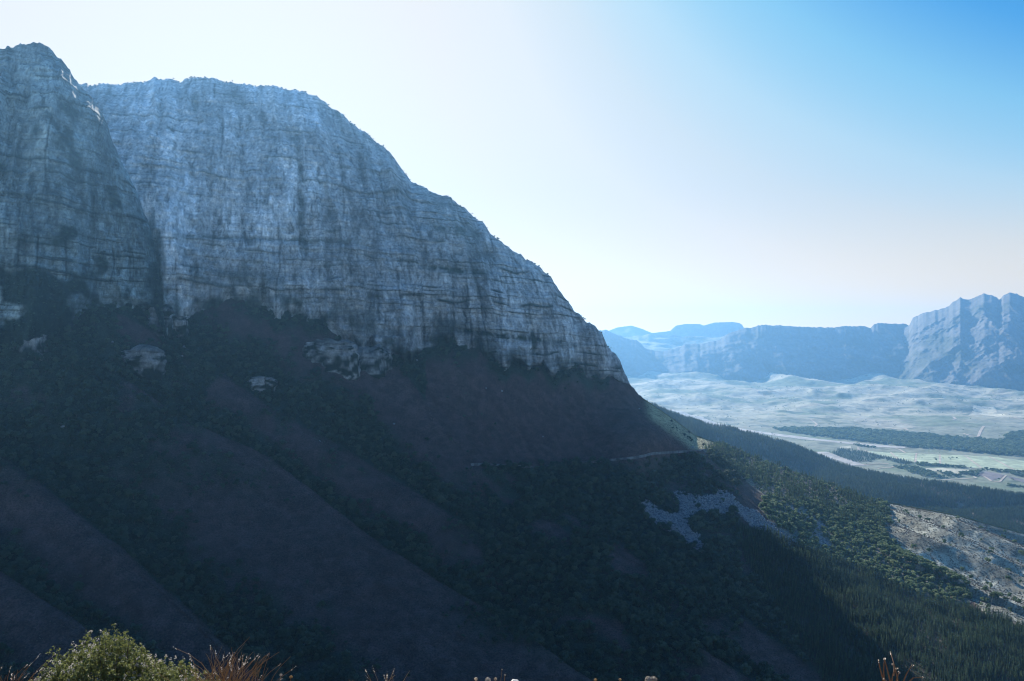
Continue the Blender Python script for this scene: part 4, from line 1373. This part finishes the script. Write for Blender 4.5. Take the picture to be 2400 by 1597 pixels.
BY = 7.0
bt = itp([(40, 690), (48, 668), (56, 654), (64, 645), (72, 640), (84, 639), (92, 638), (98, 629), (104, 628), (108, 636), (120, 645), (135, 654), (150, 662), (163, 668), (176, 673), (190, 679), (205, 688), (215, 700)])
base = np.array([fx(115, 681, BY)[0], BY, float(fgz(np.array(-3.5), np.array(BY)))])
br = empty("fynbos_bush", base, "rounded green and whitish bush in sunlight at the bottom left", "bush")
rg = np.random.default_rng(5)
nb = 2000
ub = rg.uniform(44, 210, nb)
dy = rg.uniform(-0.65, 0.65, nb)
sh = np.sqrt(np.clip(1 - (dy / 0.75)**2, 0, 1))
topz = (CY - bt(ub)) / F * BY + 0.085 * vn(ub / 7, dy * 6, 0, 970) + 0.03 * rg.normal(size=nb) - 0.05
gz = fgz((ub - CX) / F * BY, BY + dy)
dep = rg.uniform(0, 1, nb)**1.6 * 0.55
tz = gz + (topz - gz) * sh * (1 - dep * 0.5)
tip = np.stack([(ub - CX) / F * BY, BY + dy, tz], -1)
up = unit(np.stack([0.5 * rg.normal(size=nb), 0.5 * rg.normal(size=nb), 1.0 + 0 * ub], -1))
L_, Fl, st = [], [], []
white = (vn(ub / 14, dy * 3, 0, 981) + 0.35 * rg.normal(size=nb) - 0.006 * (ub - 90)) > 0.35
LV, LN, FV, FN = [], [], [], []
for i_ in range(nb):
    k_ = 15
    tpar = rg.uniform(0, 0.10, k_)
    off = unit(rg.normal(size=(k_, 3)))
    c_ = tip[i_] - up[i_] * tpar[:, None] + off * 0.014
    LV.append(c_)
    LN.append(unit(off + 0.6 * up[i_]))
    if white[i_]:
        FV.append(tip[i_] + unit(rg.normal(size=(9, 3))) * 0.012 + up[i_] * 0.012)
        FN.append(unit(rg.normal(size=(9, 3)) + up[i_]))
v_, f_ = leaf_quads(np.concatenate(LV) - base, np.concatenate(LN), 0.0085, rg)
add("foliage", mesh("foliage", v_, f_, False), M["bush_leaf"], br)
v_, f_ = leaf_quads(np.concatenate(FV) - base, np.concatenate(FN), 0.0058, rg)
add("flowers", mesh("flowers", v_, f_, False), M["bush_flower"], br)
parts = []
for i_ in range(0, nb, 5):
    root = np.array([tip[i_][0] * 0.55 + base[0] * 0.45, tip[i_][1] * 0.55 + base[1] * 0.45, gz[i_] - 0.03])
    parts.append((*tube([root, (root + tip[i_]) / 2 + rg.normal(size=3) * 0.02, tip[i_]], [0.006, 0.004, 0.002], 3), 0))
V_, f_, _ = merge(parts)
add("stems", mesh("stems", V_ - base, f_, False), M["bark"], br)


def stalks(paths, w0, w1):
    parts = []
    for p_ in paths:
        n_ = len(p_)
        parts.append((*tube(p_, np.linspace(w0, w1, n_), 4), 0))
    V_, f_, _ = merge(parts)
    return V_, f_


def seedhead(p, d, L, w_, rg, n=14):
    tt_ = rg.uniform(0, 1, n)
    C_ = p + d * (tt_ * L)[:, None] + rg.normal(size=(n, 3)) * w_ * 0.5
    return C_, unit(rg.normal(size=(n, 3)))


def grass_tuft(u0, spread, hpx, Y, n, label, lean, seed, group=None, zb=None):
    rg = np.random.default_rng(seed)
    b_ = fx(u0, 690, Y)
    b_[2] = float(fgz(np.array(b_[0]), np.array(Y)))
    o = empty("grass_tuft", b_, label, "grass tuft", group)
    hm = -(b_[2] - fx(u0, 681 - hpx, Y)[2])
    paths, SC, SN = [], [], []
    for i_ in range(n):
        r0 = np.array([rg.normal(0, spread * 0.35), rg.normal(0, spread * 0.4), 0]) * Y / F
        h_ = hm * rg.uniform(0.62, 1.04)
        ln = (lean + rg.normal(0, 0.28)) * h_
        ly = rg.normal(0, 0.2) * h_
        t_ = np.linspace(0, 1, 7)[:, None]
        pth = r0 + np.concatenate([ln * t_**2.2, ly * t_**2, h_ * (t_ - 0.10 * t_**3)], 1)
        paths.append(pth)
        if rg.random() < 0.35:
            d_ = unit(pth[-1] - pth[-2])
            c_, nn_ = seedhead(pth[-1] - d_ * 0.02, d_, rg.uniform(0.02, 0.055), 0.003, rg, 8)
            SC.append(c_)
            SN.append(nn_)
    V_, f_ = stalks(paths, 0.0023, 0.0010)
    add("blades", mesh("blades", V_, f_, False), M["straw"], o)
    v_, f_ = leaf_quads(np.concatenate(SC), np.concatenate(SN), 0.0026, rg)
    add("seed_heads", mesh("seed_heads", v_, f_, False), M["seed"], o)
    return o


grass_tuft(222, 46, 33, 5.0, 170, "dry reddish grass tuft with pale curved tips beside the green bush", 0.10, 21)
grass_tuft(381, 22, 9, 5.0, 60, "small dry grass tuft at the bottom edge right of the reddish one", 0.05, 22)
grass_tuft(4, 26, 17, 5.0, 70, "dark thin grass tuft in the bottom left corner", 0.1, 23)


def flower_stalk(name, u, v, Y, label, head, mat, cat, seed, lean=0.02):
    rg = np.random.default_rng(seed)
    tip_ = fx(u, v, Y)
    b_ = np.array([tip_[0] - lean, Y, float(fgz(np.array(tip_[0]), np.array(Y)))])
    o = empty(name, b_, label, cat)
    t_ = np.linspace(0, 1, 6)[:, None]
    pth = (tip_ - b_) * np.concatenate([t_**2, t_, t_], 1)
    V_, f_ = stalks([pth], 0.0022, 0.0012)
    add("stalk", mesh("stalk", V_, f_, False), M["straw"], o)
    c_ = pth[-1] + unit(rg.normal(size=(60, 3))) * head * np.array([1, 1, 0.75])
    v_, f_ = leaf_quads(c_, unit(c_ - pth[-1]), head * 0.35, rg)
    add("flower_head", mesh("flower_head", v_, f_, False), mat, o)


FY = 4.2
for i_, (u_, v_, hd, mt, nm, ct, lb) in enumerate([
    (476, 679, 0.009, M["seed"], "seed_stalk", "seed stalk", "tan seed head first from the left along the bottom edge"),
    (488, 680, 0.014, M["bush_flower"], "white_flower", "flower", "single white flower head left of the pale rock"),
    (495.6, 679, 0.008, M["seed"], "seed_stalk", "seed stalk", "tan seed head between the white flower and the pale rock"),
    (502, 669.5, 0.003, M["seed"], "seed_stalk", "seed stalk", "tallest thin stalk rising beside the pale rock"),
    (505, 675, 0.004, M["seed"], "seed_stalk", "seed stalk", "short thin stalk rising in front of the pale rock"),
    (595.5, 680, 0.008, M["straw"], "seed_stalk", "seed stalk", "brown hooked seed head right of the pale rock"),
    (620, 679.5, 0.007, M["straw"], "seed_stalk", "seed stalk", "brown seed head left of the paired white flowers"),
    (648.8, 680, 0.019, M["bush_flower"], "white_flower", "flower", "left one of the paired white flower heads at the bottom edge"),
    (653.5, 680, 0.018, M["bush_flower"], "white_flower", "flower", "right one of the paired white flower heads at the bottom edge"),
    (281, 675, 0.007, M["seed"], "seed_stalk", "seed stalk", "pale seed head just right of the reddish grass tuft"),
    (291, 677, 0.008, M["straw"], "seed_stalk", "seed stalk", "brown seed head standing alone right of the reddish tuft"),
]):
    flower_stalk(nm, u_, v_, FY, lb, hd, mt, ct, 40 + i_)
me = rock_mesh("pale_rock", 777, True)
me.materials.append(M["pale_rock"])
o = bpy.data.objects.new("pale_rock", me)
COL.objects.link(o)
o.location = fx(515, 712, FY)
o.scale = (0.085, 0.10, 0.155)
tag(o, "pale sunlit rock tip at the middle of the bottom edge", "rock")
# dry branched stalks at the bottom right
R4 = lambda a, b: fx(874.7 + a * 0.0808, 554.7 + b * 0.0808, 4.0)
ob = np.array([R4(270, 0)[0], 4.0, float(fgz(np.array(R4(270, 0)[0]), np.array(4.0)))])
o = empty("dry_shrub", ob, "bare dry branching stalks at the bottom right in front of the pines", "shrub")
paths, tips = [], []
for L_ in [[(200, 1900), (120, 1600), (95, 1450), (92, 1330), (88, 1265)], [(200, 1900), (190, 1560), (180, 1440), (208, 1350)], [(240, 1900), (240, 1568), (236, 1470), (235, 1390)], [(300, 1900), (316, 1568), (305, 1420), (312, 1360), (325, 1325)],
           [(300, 1900), (330, 1560), (348, 1440), (390, 1310)], [(300, 1900), (390, 1568), (440, 1490), (480, 1470), (515, 1455)], [(190, 1900), (160, 1560), (70, 1500)], [(120, 1600), (50, 1380), (22, 1290)], [(190, 1560), (150, 1400), (125, 1300)], [(236, 1500), (262, 1420), (262, 1385)]]:
    pth = np.array([R4(a_, min(b_, 1690)) for a_, b_ in L_]) - ob
    pth[:, 1] += np.linspace(0, RNG.normal(0, 0.05), len(pth))
    paths.append(pth)
    tips.append(pth[-1])
V_, f_ = stalks(paths, 0.0042, 0.0019)
add("stems", mesh("stems", V_, f_, False), mat_leaf("dry_stem", [(0.16, 0.08, 0.04), (0.3, 0.18, 0.10), (0.4, 0.3, 0.2)], 0.3, 9), o)
for t_ in tips:
    c_ = t_ + RNG.normal(size=(4, 3)) * 0.003
    v_, f_ = leaf_quads(c_, unit(RNG.normal(size=c_.shape)), 0.0028, np.random.default_rng(3))
    add("bud", mesh("bud", v_, f_, False), M["seed"], o)

# ------------------------------------------------------------------ haze
m, tr_, b = nt("haze")
tr_.nodes.remove(b)
pv = tr_.nodes.new("ShaderNodeVolumePrincipled")
pv.inputs["Color"].default_value = (0.27, 0.60, 1.0, 1)
pv.inputs["Density"].default_value = 3.1e-5
pv.inputs["Anisotropy"].default_value = 0.58
tr_.links.new(pv.outputs[0], tr_.nodes["Material Output"].inputs["Volume"])
x0, x1, y0, y1, z0, z1 = -9000, 24000, -400, 27000, -1250, 1080
Vh = np.array([(x, y, z) for x in (x0, x1) for y in (y0, y1) for z in (z0, z1)], float)
Fh = np.array([(0, 1, 3, 2), (4, 6, 7, 5), (0, 4, 5, 1), (2, 3, 7, 6), (0, 2, 6, 4), (1, 5, 7, 3)])
tag(add("haze", mesh("haze", Vh, Fh, False), m), None, None, None, "stuff")
